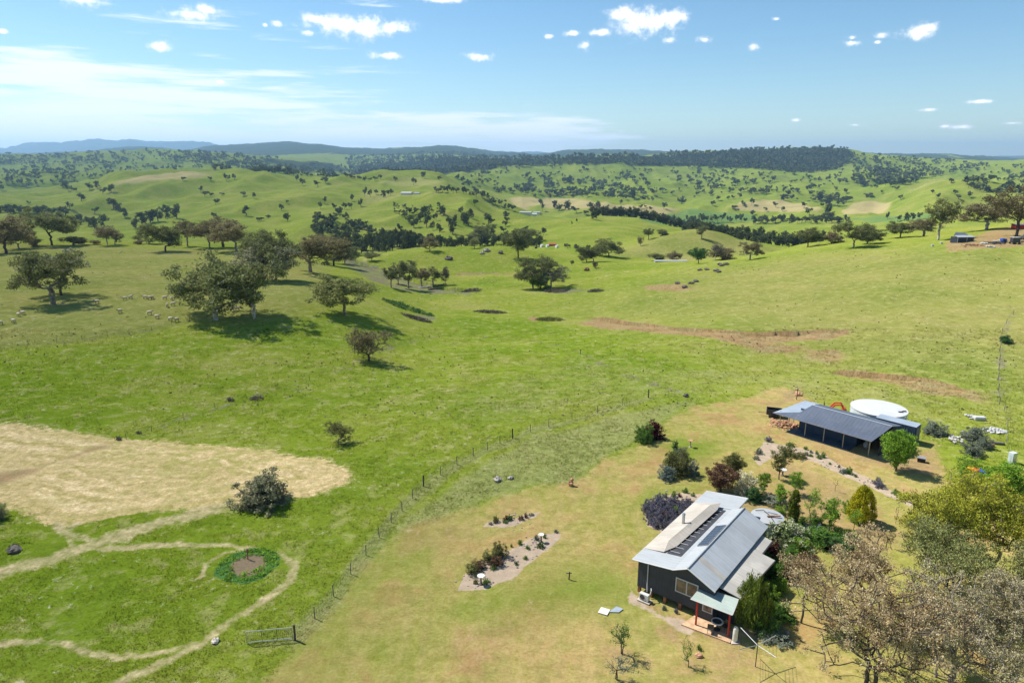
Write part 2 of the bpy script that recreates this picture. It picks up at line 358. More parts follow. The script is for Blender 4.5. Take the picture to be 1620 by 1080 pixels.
M['green'] = foliage("green leaves", [(.046, .112, .022), (.104, .208, .037), (.168, .300, .055)], .25)
M['darkgreen'] = foliage("dark green leaves", [(.027, .077, .027), (.066, .143, .043), (.109, .196, .066)], .2)
M['olive'] = foliage("olive green leaves", [(.090, .098, .035), (.160, .169, .054), (.250, .232, .090)], .2)
M['silver'] = foliage("silver leaves", [(.11, .135, .095), (.18, .21, .15), (.27, .29, .22)], .15)
M['bluegrey'] = foliage("blue grey leaves", [(.084, .120, .102), (.144, .192, .168), (.216, .264, .228)], .15)
M['purple'] = foliage("purple leaves", [(.04, .008, .015), (.08, .015, .025), (.12, .03, .04)], .2)
M['brownleaf'] = foliage("brown leaves", [(.072, .036, .022), (.132, .078, .048), (.204, .132, .084)], .2)
M['cream'] = foliage("cream blossom", [(.125, .150, .050), (.625, .587, .375), (.775, .725, .500), (.688, .625, .425)], .2)
M['whitefl'] = foliage("white blossom with leaves", [(.104, .169, .039), (.182, .260, .065), (.520, .520, .364), (.650, .624, .494)], .2)
M['lavender'] = foliage("lavender", [(.08, .085, .075), (.13, .13, .14), (.19, .18, .24), (.24, .22, .32)], .1)
M['yellowcon'] = foliage("golden conifer leaves", [(.144, .168, .012), (.360, .336, .018), (.540, .480, .024)], .2)
M['conifer'] = foliage("conifer leaves", [(.05, .08, .012), (.14, .18, .02), (.30, .32, .04)], .2)
M['juniper'] = foliage("juniper leaves", [(.064, .108, .018), (.180, .234, .036), (.342, .360, .072)], .2)
M['scrub'] = foliage("grey weeds", [(.096, .084, .060), (.156, .138, .102), (.216, .192, .144)], .1)
M['bark'] = simple("gum bark", (.22, .19, .155), .9, var=.45, scale=2)
M['bark_pale'] = simple("pale bark", (.42, .38, .33), .9, var=.5, scale=1.5)
M['bark_dark'] = simple("dark bark", (.075, .06, .048), .9, var=.4, scale=3)
M['charcoal'] = simple("charcoal cladding", (.04, .045, .058), .55, var=.15, scale=1.2, wave=('X', 1.2, .25))
M['roof_white'] = simple("cream roof sheet", (.43, .39, .33), .55, metal=0, var=.12, scale=.5, wave=('Y', .75, .22), bump=.25)
M['roof_grey'] = simple("grey roof sheet", (.40, .43, .45), .5, metal=.1, var=.1, scale=.4, wave=('Y', .75, .2), bump=.25)
M['roof_pale'] = simple("pale new roof sheet", (.36, .38, .39), .55, metal=.1, var=.05, scale=.5, wave=('Y', .75, .15), bump=.2)
M['roof_low'] = simple("weathered low roof sheet", (.42, .40, .36), .6, metal=.05, var=.15, scale=.6, wave=('Y', .75, .25), bump=.25)
M['roof_green'] = simple("pale green awning sheet", (.33, .39, .35), .6, var=.08, scale=.8, wave=('Y', .75, .15), bump=.2)
M['roof_blue'] = simple("slate blue shed roof", (.085, .105, .145), .55, var=.12, scale=.4, wave=('X', .7, .25), bump=.25)
M['roof_bluelight'] = simple("pale blue shed roof", (.28, .33, .39), .5, var=.08, scale=.5, wave=('Y', .7, .2), bump=.25)
M['shed_wall'] = simple("shed cladding", (.045, .075, .125), .6, var=.15, scale=1, wave=('X', .9, .3))
M['slab_blue'] = simple("shed floor", (.10, .13, .17), .7, var=.2)
M['steel'] = simple("galvanised steel", (.45, .46, .46), .4, metal=.6, var=.1)
M['steel_dark'] = simple("dark steel", (.06, .06, .065), .5, metal=.3, var=.2)
M['white'] = simple("white paint", (.50, .50, .48), .5, var=.05)
M['tank_white'] = simple("white tank lid", (.48, .49, .49), .6, var=.04, scale=.7)
M['tank_wall'] = simple("tank wall", (.55, .63, .64), .5, var=.1, scale=2, wave=('Z', 4, .3))
M['cream_p'] = simple("cream plastic", (.62, .60, .52), .5, var=.1)
M['red'] = simple("red paint", (.42, .035, .02), .55, var=.15)
M['orange'] = simple("orange paint", (.5, .075, .02), .5, var=.2)
M['timber'] = simple("brown timber", (.27, .12, .055), .8, var=.3)
M['timber_grey'] = simple("weathered timber", (.16, .14, .12), .9, var=.3)
M['concrete'] = simple("concrete", (.42, .38, .33), .9, var=.2, scale=2)
M['paver'] = simple("patio pavers", (.50, .33, .20), .85, var=.25, scale=2)
M['stone'] = simple("grey stone", (.32, .29, .26), .95, var=.35, scale=2)
M['stone_dark'] = simple("dark stone", (.11, .095, .085), .95, var=.35, scale=2)
M['stone_orange'] = simple("orange stone", (.45, .25, .15), .95, var=.3, scale=3)
M['black'] = simple("black plastic", (.015, .015, .017), .5, var=.2)
M['blue_p'] = simple("blue plastic", (.015, .09, .45), .45, var=.1)
M['red_p'] = simple("red plastic", (.6, .04, .02), .45, var=.1)
M['yellow_p'] = simple("yellow plastic", (.75, .45, .02), .45, var=.1)
M['panel'] = simple("solar glass", (.012, .018, .045), .15, var=.1, spec=.6)
M['glass'] = simple("window glass", (.06, .05, .045), .1, var=.5, scale=1.5, col2=(.22, .15, .10), spec=.6)
M['wool'] = simple("wool", (.46, .41, .31), .95, var=.2, scale=8)
M['sheepface'] = simple("sheep face", (.12, .09, .07), .9, var=.2)
M['wrap'] = simple("white bale wrap", (.72, .74, .76), .4, var=.08)
M['soil_red'] = simple("red soil heap", (.46, .25, .14), .95, var=.25, scale=2, bump=.5)
M['rust'] = simple("rusty metal", (.22, .10, .06), .8, var=.4)
M['rubble'] = simple("pale rubble", (.5, .48, .45), .9, var=.4, scale=4)

M['gum_mix'] = foliage("mixed gum leaves", [(.14, .145, .055), (.24, .235, .11), (.37, .29, .17), (.52, .47, .32), (.29, .28, .12)])
# ------------------------------------------------------------------ painted regions of the ground (real differences of cover)
VX, VY = XG.ravel(), YG.ravel()
def warp(x, y):
    k = np.clip(y / 60, .6, 40)
    return x + k * .5 * fbm(x / k / 2.2, y / k / 2.2, 3, 41), y + k * .5 * fbm(x / k / 2.2 + 50, y / k / 2.2, 3, 43)
WX, WY = warp(VX, VY)
def px_pts(pts, ymin=0):
    return np.array([at(u, v, ymin)[:2] for u, v in pts])
def dense(pts, n=6):
    o = []
    for a, b in zip(pts, pts[1:] + pts[:1]): o += [(a[0] + (b[0] - a[0]) * i / n, a[1] + (b[1] - a[1]) * i / n) for i in range(n)]
    return o
def seg_d(px, py, P, closed):
    Q = np.roll(P, -1, 0) if closed else P[1:]; Pa = P if closed else P[:-1]
    d = np.full(len(px), 1e9)
    for a, b in zip(Pa, Q):
        e = b - a; l2 = max(e @ e, 1e-9); t = np.clip(((px - a[0]) * e[0] + (py - a[1]) * e[1]) / l2, 0, 1)
        d = np.minimum(d, (px - a[0] - t * e[0]) ** 2 + (py - a[1] - t * e[1]) ** 2)
    return np.sqrt(d)
def poly_sdf(x, y, P, margin):
    out = np.full(len(x), -1e3); lo = P.min(0) - margin; hi = P.max(0) + margin
    k = np.nonzero((x > lo[0]) & (x < hi[0]) & (y > lo[1]) & (y < hi[1]))[0]
    if len(k) == 0: return out
    px, py = x[k], y[k]; d = seg_d(px, py, P, True); ins = np.zeros(len(k), bool)
    for a, b in zip(P, np.roll(P, -1, 0)):
        c = ((a[1] > py) != (b[1] > py)); ins ^= c & (px < (b[0] - a[0]) * (py - a[1]) / (b[1] - a[1] + 1e-12) + a[0])
    out[k] = np.where(ins, d, -d); return out
def line_d(x, y, P, margin):
    out = np.full(len(x), 1e3); lo = P.min(0) - margin; hi = P.max(0) + margin
    k = np.nonzero((x > lo[0]) & (x < hi[0]) & (y > lo[1]) & (y < hi[1]))[0]
    if len(k): out[k] = seg_d(x[k], y[k], P, False)
    return out
MASK = ['hay', 'lawn', 'dirt', 'track', 'gravel', 'lush', 'gold', 'crop', 'scrub', 'bed', 'rough', 'forest', 'olive']
HAY = [(-160, 662), (-60, 664), (0, 667), (120, 684), (200, 693), (300, 700), (420, 712), (500, 725), (545, 737), (556, 750), (545, 766), (500, 782), (455, 790), (375, 797), (300, 806), (240, 812), (180, 822), (110, 832), (80, 826), (40, 808), (0, 798), (-60, 792), (-160, 790)]
REG = [  # mask, strength, softness m, min distance, polygon
 ('lawn', 1, 1.6, 0, [(395, 1100), (440, 1050), (470, 1010), (520, 948), (560, 905), (600, 866), (650, 832), (700, 816), (760, 799), (800, 780), (850, 769), (905, 763), (960, 722), (1010, 700), (1050, 665), (1100, 642), (1180, 628), (1240, 612), (1290, 640), (1420, 690), (1480, 700), (1500, 760), (1620, 800), (1900, 900), (1900, 1150)]),
 ('lush', .9, 3, 0, [(735, 965), (790, 930), (870, 902), (950, 885), (1005, 925), (985, 962), (900, 965), (830, 975)]),
 ('lush', .9, 1.5, 0, [(1045, 702), (1075, 690), (1125, 700), (1120, 725), (1080, 735)]),
 ('lush', .8, 1.5, 0, [(1030, 775), (1100, 765), (1130, 770), (1050, 785), (1010, 800)]),
 ('lush', .8, 1.2, 0, [(1250, 920), (1290, 895), (1310, 925), (1270, 950)]),
 ('lush', 1, 14, 0, [(-300, 1100), (-300, 575), (0, 560), (260, 545), (430, 560), (560, 590), (640, 640), (700, 720), (600, 850), (400, 1100)]),
 ('lush', .8, 8, 0, [(180, 545), (300, 520), (450, 510), (540, 520), (600, 545), (560, 590), (420, 620), (250, 580)]),
 ('lush', .7, 12, 0, [(560, 590), (700, 500), (800, 490), (1000, 530), (1100, 560), (1000, 620), (850, 680), (700, 700)]),
 ('lush', .8, 10, 0, [(1440, 640), (1500, 640), (1500, 720), (1450, 700)]),
 ('lush', .7, 8, 200, [(870, 392), (1000, 395), (1020, 410), (930, 408)]),
 ('olive', .9, 25, 100, [(960, 480), (1100, 430), (1300, 400), (1480, 392), (1700, 390), (1900, 640), (1560, 640), (1300, 590), (1100, 520), (960, 500)]),
 ('olive', .9, 4, 100, [(-300, 385), (400, 392), (520, 420), (500, 470), (470, 500), (380, 512), (300, 508), (240, 522), (130, 538), (0, 551), (-300, 565)]),
 ('olive', .9, 12, 400, [(960, 410), (1000, 388), (1050, 370), (1110, 362), (1180, 380), (1230, 396), (1100, 412)]),
 ('rough', 1, 1.2, 0, [(600, 868), (640, 820), (700, 775), (770, 730), (835, 692), (930, 668), (1040, 640), (1100, 632), (1060, 662), (1010, 700), (960, 722), (905, 763), (850, 769), (800, 780), (760, 799), (700, 816), (650, 832)]),
 ('rough', .5, 8, 0, [(640, 640), (900, 560), (1300, 590), (1560, 640), (1460, 660), (1200, 622), (1000, 655), (760, 690)]),
 ('dirt', .8, .8, 0, [(995, 940), (1010, 925), (1060, 965), (1100, 985), (1160, 1010), (1150, 1020), (1090, 1003), (1040, 975), (990, 950)]),
 ('dirt', .6, 1.5, 0, [(1000, 975), (1070, 970), (1110, 1000), (1080, 1030), (1020, 1010)]),
 ('dirt', .5, 1.5, 0, [(950, 1020), (1010, 1005), (1040, 1040), (980, 1060), (940, 1045)]),
 ('dirt', .75, 1.8, 0, [(1222, 668), (1250, 690), (1330, 715), (1400, 745), (1480, 760), (1500, 742), (1480, 712), (1400, 700), (1300, 680), (1240, 655)]),
 ('dirt', .55, 2.5, 0, [(1270, 745), (1340, 775), (1420, 830), (1400, 860), (1330, 850), (1280, 800)]),
 ('dirt', .7, 1, 0, [(1215, 650), (1245, 618), (1265, 612), (1270, 622), (1240, 640)]),
 ('dirt', .55, 1.5, 0, [(1120, 780), (1160, 775), (1210, 800), (1240, 800), (1200, 810), (1140, 790)]),
 ('dirt', .75, 1.2, 0, [(-30, 752), (60, 738), (130, 712), (170, 700), (180, 706), (110, 728), (50, 750), (0, 770), (-30, 780)]),
 ('gravel', .75, .5, 0, [(982, 955), (994, 926), (1010, 938), (1045, 965), (1080, 978), (1102, 988), (1092, 1005), (1074, 1000), (1045, 978), (1010, 962)]),
 ('dirt', .6, 2, 0, [(1150, 800), (1300, 860), (1400, 900), (1440, 850), (1400, 800), (1320, 760), (1250, 730), (1190, 740), (1180, 780)]),
 ('dirt', .45, 1.5, 0, [(1080, 1010), (1180, 1020), (1240, 1060), (1200, 1100), (1090, 1080), (1040, 1050)]),
 ('dirt', .28, 3, 0, [(700, 960), (800, 950), (900, 1000), (860, 1060), (700, 1050), (640, 1000)]),
 ('dirt', .35, 2.5, 0, [(600, 880), (700, 830), (800, 800), (820, 812), (740, 850), (640, 905)]),
 ('dirt', .4, 2, 0, [(1040, 740), (1060, 720), (990, 790), (960, 830), (980, 790)]),
 ('dirt', .5, 2, 0, [(990, 800), (1020, 790), (1018, 850), (985, 870), (960, 860)]),
 ('dirt', .5, 3, 0, [(1480, 880), (1560, 880), (1640, 900), (1640, 950), (1500, 930)]),
 ('dirt', 1, 1.5, 90, [(905, 512), (950, 503), (1000, 509), (1060, 517), (1140, 524), (1200, 529), (1250, 526), (1300, 522), (1345, 521), (1350, 529), (1300, 537), (1240, 541), (1205, 552), (1180, 548), (1120, 534), (1050, 527), (960, 520)]),
 ('dirt', .75, 2, 90, [(1155, 540), (1200, 543), (1262, 545), (1285, 552), (1250, 562), (1195, 556)]),
 ('dirt', .7, 2, 90, [(1260, 552), (1310, 548), (1345, 562), (1330, 578), (1280, 570)]),
 ('dirt', .75, 2.5, 80, [(1300, 584), (1400, 590), (1480, 600), (1560, 625), (1560, 640), (1470, 622), (1380, 604), (1310, 592)]),
 ('dirt', .9, 2, 150, [(1494, 382), (1530, 376), (1580, 362), (1620, 352), (1660, 350), (1660, 386), (1590, 392), (1500, 398)]),
 ('dirt', .9, .5, 90, [(835, 503), (850, 501), (856, 508), (842, 509)]),
 ('dirt', .8, 2, 150, [(1010, 452), (1080, 447), (1105, 455), (1080, 461), (1020, 459)]),
 ('dirt', .6, 2, 250, [(735, 430), (880, 431), (880, 435), (735, 434)]),
 ('gravel', 1, .25, 0, [(1203, 714), (1212, 699), (1240, 703), (1290, 715), (1345, 743), (1400, 769), (1452, 796), (1443, 800), (1395, 780), (1340, 755), (1290, 732), (1245, 718), (1222, 722), (1206, 738), (1196, 730)]),
 ('gravel', 1, .2, 0, [(719, 937), (738, 907), (770, 882), (820, 861), (878, 840), (885, 844), (862, 876), (820, 906), (772, 932)]),
 ('gravel', 1, .2, 0, [(762, 833), (785, 820), (820, 815), (859, 812), (842, 822), (800, 832)]),
 ('gravel', 1, .25, 0, [(1018, 806), (1032, 788), (1080, 777), (1130, 786), (1100, 812), (1050, 840), (1025, 830)]),
 ('scrub', .8, 3, 150, [(545, 404), (600, 420), (690, 454), (752, 461), (745, 468), (640, 462), (575, 440), (540, 415)]),
 ('scrub', .7, 2, 150, [(845, 458), (870, 455), (935, 458), (900, 466), (850, 464)]),
 ('scrub', .85, 1.5, 120, [(636, 498), (670, 496), (692, 503), (660, 507)]),
 ('scrub', .5, 2.5, 80, [(0, 640), (180, 690), (240, 672), (420, 625), (560, 578), (570, 586), (430, 640), (240, 690), (180, 698), (0, 655)]),
 ('scrub', .6, 3, 300, [(560, 402), (640, 384), (700, 383), (640, 392), (580, 404)]),
 ('scrub', .8, 3, 90, [(-30, 745), (60, 735), (150, 706), (172, 700), (180, 706), (100, 730), (0, 765)]),
 ('gold', .9, 12, 1000, [(1165, 322), (1200, 316), (1240, 317), (1300, 331), (1290, 337), (1200, 335), (1140, 329)]),
 ('gold', 1, 8, 1000, [(1322, 336), (1345, 322), (1385, 317), (1408, 321), (1400, 337), (1330, 341)]),
 ('gold', .9, 15, 900, [(800, 312), (900, 314), (950, 320), (1080, 330), (1060, 339), (900, 334), (810, 324)]),
 ('gold', .8, 30, 1000, [(165, 291), (225, 278), (300, 271), (340, 272), (330, 280), (250, 288), (180, 296)]),
 ('gold', .5, 25, 800, [(380, 330), (470, 305), (545, 284), (560, 290), (480, 312), (400, 338), (300, 352)]),
 ('gold', .5, 20, 900, [(560, 300), (640, 303), (720, 303), (740, 310), (640, 312), (560, 330), (600, 370), (570, 350)]),
 ('gold', .5, 20, 1200, [(590, 290), (640, 278), (700, 284), (730, 295), (640, 297)]),
 ('gold', .5, 30, 1200, [(1420, 300), (1460, 286), (1500, 279), (1510, 285), (1470, 298), (1430, 312)]),
 ('gold', .4, 3, 90, [(560, 640), (700, 600), (800, 600), (760, 625), (620, 650)]),
 ('crop', 1, 10, 800, [(1010, 352), (1090, 331), (1180, 337), (1205, 347), (1150, 352), (1050, 360)]),
 ('crop', .7, 12, 800, [(1310, 347), (1400, 342), (1500, 334), (1480, 348), (1400, 353)]),
 ('forest', 1, 40, 2500, [(1000, 262), (1040, 246), (1200, 236), (1345, 233), (1350, 258), (1290, 270), (1200, 266), (1100, 262)]),
 ('forest', 1, 60, 2500, [(545, 292), (560, 262), (700, 250), (860, 250), (1000, 246), (1060, 250), (1040, 262), (900, 258), (800, 262), (740, 272), (640, 290)]),
 ('forest', .8, 60, 2500, [(400, 250), (520, 258), (560, 270), (520, 276), (440, 262)]),
]
TRACKS = [  # points, half width m, strength
 ([(400, 790), (300, 815), (220, 835), (150, 860), (80, 885), (0, 905), (-80, 925)], 1.5, 1),
 ([(150, 860), (100, 840), (90, 830)], .7, .9), ([(120, 868), (108, 845), (122, 828)], .5, .8),
 ([(160, 868), (240, 862), (330, 862), (400, 866), (445, 876), (468, 898), (455, 925), (420, 947), (370, 977), (325, 1015), (260, 1045), (165, 1090)], .62, .95),
 ([(0, 1018), (60, 1014), (100, 1017), (140, 1034), (190, 1040), (260, 1030), (325, 1015)], .5, .85), ([(-100, 1022), (0, 1018)], .5, .85),
 ([(325, 1015), (350, 1020), (380, 1040), (392, 1065), (400, 1100)], .7, .5),
 ([(322, 912), (328, 892), (350, 876), (390, 870), (430, 873), (447, 885)], .3, .8),
 ([(560, 404), (600, 392), (660, 385)], 1.5, .6), ([(590, 425), (575, 415), (580, 402), (640, 391)], 2, .6),
 ([(1060, 432), (1100, 422), (1150, 412), (1200, 402), (1260, 396)], 1.2, .6),
 ([(960, 436), (1000, 428), (1040, 424)], 1, .6), ([(760, 320), (800, 330), (840, 338)], 3, .6),
 ([(890, 398), (905, 405), (920, 410)], 1, .4),
]
def masks(x, y, wx, wy):
    mk = {k: np.zeros(len(x)) for k in MASK}
    for name, st, soft, ymin, pts in REG:
        P = px_pts(dense(pts, 3), ymin); s = poly_sdf(wx, wy, P, soft + 4)
        mk[name] = np.maximum(mk[name], st * np.clip(.5 + s / (2 * soft), 0, 1))
    s = poly_sdf(wx, wy, px_pts(dense(HAY, 3)), 3); mk['hay'] = np.clip(.5 + s / 3.2, 0, 1); mk['haysdf'] = np.clip(s, -2, 60)
    g = poly_sdf(wx, wy, px_pts([(112, 851), (150, 828), (200, 814), (248, 808), (230, 824), (170, 842)]), 3); mk['hay'] *= np.clip(.5 - g / 1.0, 0, 1)
    for pts, hw, st in TRACKS:
        q = []
        for a, b in zip(pts[:-1], pts[1:]): q += [(a[0] + (b[0] - a[0]) * i / 4, a[1] + (b[1] - a[1]) * i / 4) for i in range(4)]
        d = line_d(wx, wy, px_pts(q + [pts[-1]]), hw + 3)
        mk['track'] = np.maximum(mk['track'], st * np.clip((hw * 1.3 - d) / hw, 0, 1))
    d = line_d(wx, wy, px_pts([(467, 1012), (528, 943), (579, 878), (636, 808), (697, 751), (771, 712), (839, 683), (945, 653), (1026, 629)]), 4); mk['rough'] = np.maximum(mk['rough'], .9 * np.clip((1.7 - d) / 1.4, 0, 1))
    for q in ([(0, 551), (90, 542), (205, 528), (300, 508)], [(200, 695), (290, 662), (390, 630), (490, 602), (560, 580), (620, 552), (690, 530)], [(880, 470), (980, 452), (1100, 440), (1250, 420), (1400, 405)], [(700, 520), (850, 540), (980, 590), (1080, 620)], [(1585, 640), (1583, 540), (1603, 498)]):
        d = line_d(wx, wy, px_pts(dense(q, 1)[:len(q)]), 5); mk['scrub'] = np.maximum(mk['scrub'], .55 * np.clip((1.9 - d) / 1.5, 0, 1))
    c = px_pts([(392, 893)])[0]; r = px_pts([(440, 893)])[0][0] - c[0]
    d = r - np.hypot(wx - c[0], (wy - c[1]) * .95); mk['bed'] = np.clip(.5 + d / .4, 0, 1); mk['bedsoil'] = np.clip((d - .75) / .5, 0, 1)
    fr = fbm(x / 900, y / 700, 4, 61)
    mk['forest'] = np.maximum(mk['forest'], smst(y, 6200, 7200) * smst(fr, -.6, -.4))
    mk['lush'] = np.maximum(mk['lush'], .55 * smst(y, 1300, 2300))
    return mk
MK = masks(VX, VY, WX, WY)
MK['dirt'] = np.maximum(MK['dirt'], BANK)
def attrs_from(mk, idx=None):
    g = lambda k: mk[k] if idx is None else mk[k][idx]
    one = np.ones_like(g('hay'))
    return {
     'm1': ('POINT', 'FLOAT_COLOR', np.stack([g('hay'), g('lawn'), g('dirt'), g('track')], 1)),
     'm2': ('POINT', 'FLOAT_COLOR', np.stack([g('gravel'), g('lush'), g('gold'), g('crop')], 1)),
     'm3': ('POINT', 'FLOAT_COLOR', np.stack([g('scrub'), g('bed'), g('rough'), g('forest')], 1)),
     'm4': ('POINT', 'FLOAT_COLOR', np.stack([g('bedsoil'), g('haysdf'), g('olive'), one], 1))}

def ground_mat(name, blade=False):
    m = D.materials.new(name); t = NT(m)
    pos = t.n("ShaderNodeNewGeometry").outputs["Position"]
    flatp = t.n("ShaderNodeVectorMath", {0: pos, 1: (1, 1, 0)}, operation='MULTIPLY').outputs[0]
    A = {}
    for i, nm in enumerate((('hay', 'lawn', 'dirt', 'track'), ('gravel', 'lush', 'gold', 'crop'), ('scrub', 'bed', 'rough', 'forest'), ('bedsoil', 'haysdf', 'olive', 'x'))):
        a = t.n("ShaderNodeAttribute", attribute_name="m%d" % (i + 1)); s = t.n("ShaderNodeSeparateColor", {0: a.outputs["Color"]})
        for j in range(3): A[nm[j]] = s.outputs[j]
        A[nm[3]] = a.outputs["Alpha"]
    n200 = t.noise(flatp, .0045, 4, .6); n30 = t.noise(flatp, .03, 5, .6); n6 = t.noise(flatp, .16, 5, .62, .4)
    n2 = t.noise(flatp, .42, 4, .65); n1 = t.noise(flatp, 1.1, 5, .7); nf = t.noise(flatp, 4.0, 3, .75)
    def stretch(n, k): return t.math('ADD', t.math('MULTIPLY', t.math('SUBTRACT', n, .5), k), .5, clamp=True)
    s30 = stretch(n30, 2.6); s6 = stretch(n6, 2.4); s1 = stretch(n1, 2.0); sf = stretch(nf, 2.0); s200 = stretch(n200, 2.4); s2 = stretch(n2, 2.8)
    mowv = t.n("ShaderNodeMapping", {"Vector": flatp, "Rotation": (0, 0, R(18)), "Scale": (1.1, .10, 1)}).outputs[0]; mow = stretch(t.noise(mowv, 1.0, 3, .6), 2.6)
    rag = t.math('MULTIPLY', t.math('SUBTRACT', t.math('ADD', t.math('MULTIPLY', s6, .5), t.math('MULTIPLY', s1, .5)), .5), 1.0)
    def edge(k, w=1.0, lo=.35, hi=.65):
        return t.step(t.math('ADD', A[k], t.math('MULTIPLY', rag, w)), lo, hi)
    # pasture
    green = t.mix(t.math('ADD', t.math('MULTIPLY', s6, .5), t.math('MULTIPLY', s30, .5)), (.10, .185, .010), (.22, .285, .018))
    yel = t.mix(s30, (.165, .235, .022), (.29, .305, .05))
    dry = t.mix(s1, (.33, .31, .10), (.26, .265, .07))
    past = t.mix(t.math('ADD', t.math('MULTIPLY', A['lush'], .75), t.math('MULTIPLY', t.math('SUBTRACT', s200, .35), .8), clamp=True), yel, green)
    past = t.mix(t.math('MULTIPLY', t.step(t.math('ADD', t.math('MULTIPLY', s30, .6), t.math('MULTIPLY', s6, .4)), .5, .85), .55), past, dry)
    oliv = t.mix(t.math('ADD', t.math('MULTIPLY', s6, .35), t.math('MULTIPLY', s30, .65)), (.17, .20, .045), (.335, .285, .105))
    past = t.mix(t.math('MULTIPLY', A['olive'], .8), past, oliv)
    past = t.mix(t.math('MULTIPLY', t.step(t.math('ADD', t.math('MULTIPLY', s6, .5), t.math('MULTIPLY', s1, .5)), .55, .85), .25), past, (.11, .155, .03))
    past = t.mix(t.math('MULTIPLY', t.step(s2, .5, .95), .55), past, (.36, .35, .13)); past = t.mix(t.math('MULTIPLY', t.step(s2, .4, .0), .3), past, (.09, .14, .02))
    # pale seed heads and flower drifts
    fl = t.math('MULTIPLY', t.step(s1, .62, .85), t.step(s6, .45, .75))
    past = t.mix(t.math('MULTIPLY', fl, .7), past, (.50, .50, .32))
    # lawn
    lawn = t.mix(t.step(t.math('ADD', t.math('MULTIPLY', s30, .55), t.math('MULTIPLY', s6, .45)), .3, .7), (.235, .262, .024), (.41, .305, .10))
    lawn = t.mix(t.math('MULTIPLY', s1, .45), lawn, (.45, .36, .19))
    lawn = t.mix(t.math('MULTIPLY', mow, .4), lawn, (.47, .34, .17)); lawn = t.mix(t.math('MULTIPLY', t.step(s6, .5, .9), .55), lawn, (.36, .205, .09))
    lawn = t.mix(t.math('MULTIPLY', t.step(s2, .6, .1), .3), lawn, (.17, .20, .04))
    lawn = t.mix(t.math('MULTIPLY', A['lush'], .85), lawn, t.mix(s1, (.18, .25, .025), (.125, .205, .018)))
    c = t.mix(edge('lawn', .9, .35, .65), past, lawn)
    rough = t.mix(s1, (.15, .18, .035), (.32, .32, .13))
    rough = t.mix(t.math('MULTIPLY', sf, .4), rough, (.38, .36, .23))
    c = t.mix(t.math('MULTIPLY', edge('rough', .8, .2, .95), .6), c, rough)
    # mown hay with windrows following the field's edge
    sw = t.math('ADD', A['haysdf'], t.math('MULTIPLY', t.math('SUBTRACT', n6, .5), 5.0))
    hv = t.n("ShaderNodeCombineXYZ", {0: sw, 1: t.math('MULTIPLY', n30, 6.0), 2: t.math('MULTIPLY', n6, 2.5)}).outputs[0]
    row = stretch(t.noise(hv, 1.25, 3, .6), 2.6)
    hf = t.math('ADD', t.math('MULTIPLY', row, .42), t.math('ADD', t.math('MULTIPLY', s1, .38), t.math('MULTIPLY', sf, .2)))
    hayc = t.mix(t.step(hf, .2, .75), (.33, .29, .09), (.62, .49, .27))
    hayc = t.mix(t.math('MULTIPLY', t.step(hf, .6, .85), .8), hayc, (.80, .68, .44))
    hayc = t.mix(t.math('MULTIPLY', t.math('MULTIPLY', t.step(s30, .3, .8), t.step(s2, .3, .8)), .7), hayc, (.27, .30, .06)); hayc = t.mix(.22, hayc, (.62, .46, .20))
    c = t.mix(edge('hay', 1.1, .3, .7), c, hayc)
    trk = t.mix(s1, (.30, .27, .10), (.62, .50, .31))
    c = t.mix(t.math('MULTIPLY', edge('track', 1.3, .25, 1.0), t.math('ADD', .6, t.math('MULTIPLY', s2, .4))), c, trk)
    dirt = t.mix(s1, (.20, .135, .075), (.44, .27, .14))
    dirt = t.mix(t.math('MULTIPLY', t.step(s6, .4, .8), .6), dirt, (.31, .27, .13))
    c = t.mix(t.math('MULTIPLY', edge('dirt', 1.25, .25, .85), .88), c, dirt)
    grav = t.mix(sf, (.58, .46, .34), (.33, .26, .18))
    c = t.mix(edge('gravel', .9, .38, .62), c, grav)
    scr = t.mix(s1, (.12, .11, .07), (.27, .235, .18))
    c = t.mix(t.math('MULTIPLY', edge('scrub', 1.5, .45, .9), .8), c, scr)
    c = t.mix(t.math('MULTIPLY', edge('gold', .5, .3, .8), .85), c, t.mix(s30, (.50, .39, .20), (.38, .32, .14)))
    c = t.mix(t.math('MULTIPLY', edge('crop', .2, .4, .6), .6), c, t.mix(s30, (.10, .22, .075), (.14, .25, .09)))
    c = t.mix(edge('bed', .9, .3, .7), c, t.mix(s1, (.05, .14, .03), (.12, .25, .07)))
    c = t.mix(edge('bedsoil', 1.0, .3, .8), c, t.mix(s1, (.29, .22, .14), (.19, .15, .09)))
    c = t.mix(t.math('MULTIPLY', edge('forest', .4, .3, .7), .9), c, t.mix(s200, (.025, .045, .025), (.055, .075, .035)))
    br = t.math('ADD', .58, t.math('MULTIPLY', t.math('ADD', t.math('MULTIPLY', sf, .5), t.math('MULTIPLY', s1, .5)), .8))
    c = t.n("ShaderNodeHueSaturation", {"Color": c, "Value": br}).outputs[0]
    if blade:
        rnd = t.n("ShaderNodeNewGeometry").outputs["Random Per Island"]
        c = t.n("ShaderNodeHueSaturation", {"Color": c, "Value": t.math('ADD', .8, t.math('MULTIPLY', rnd, .7))}).outputs[0]
        up = t.n("ShaderNodeCombineXYZ", {0: 0, 1: 0, 2: 1}).outputs[0]
        d = t.n("ShaderNodeBsdfDiffuse", {"Color": c, "Normal": up}); tr = t.n("ShaderNodeBsdfTranslucent", {"Color": c})
        o = t.n("ShaderNodeMixShader", {0: .12, 1: d.outputs[0], 2: tr.outputs[0]}).outputs[0]
    else:
        h = t.math('ADD', t.math('MULTIPLY', n1, .55), t.math('MULTIPLY', nf, .18))
        h = t.math('ADD', h, t.math('MULTIPLY', n6, 1.2))
        bp = t.n("ShaderNodeBump", {"Height": h, "Strength": .5, "Distance": .35})
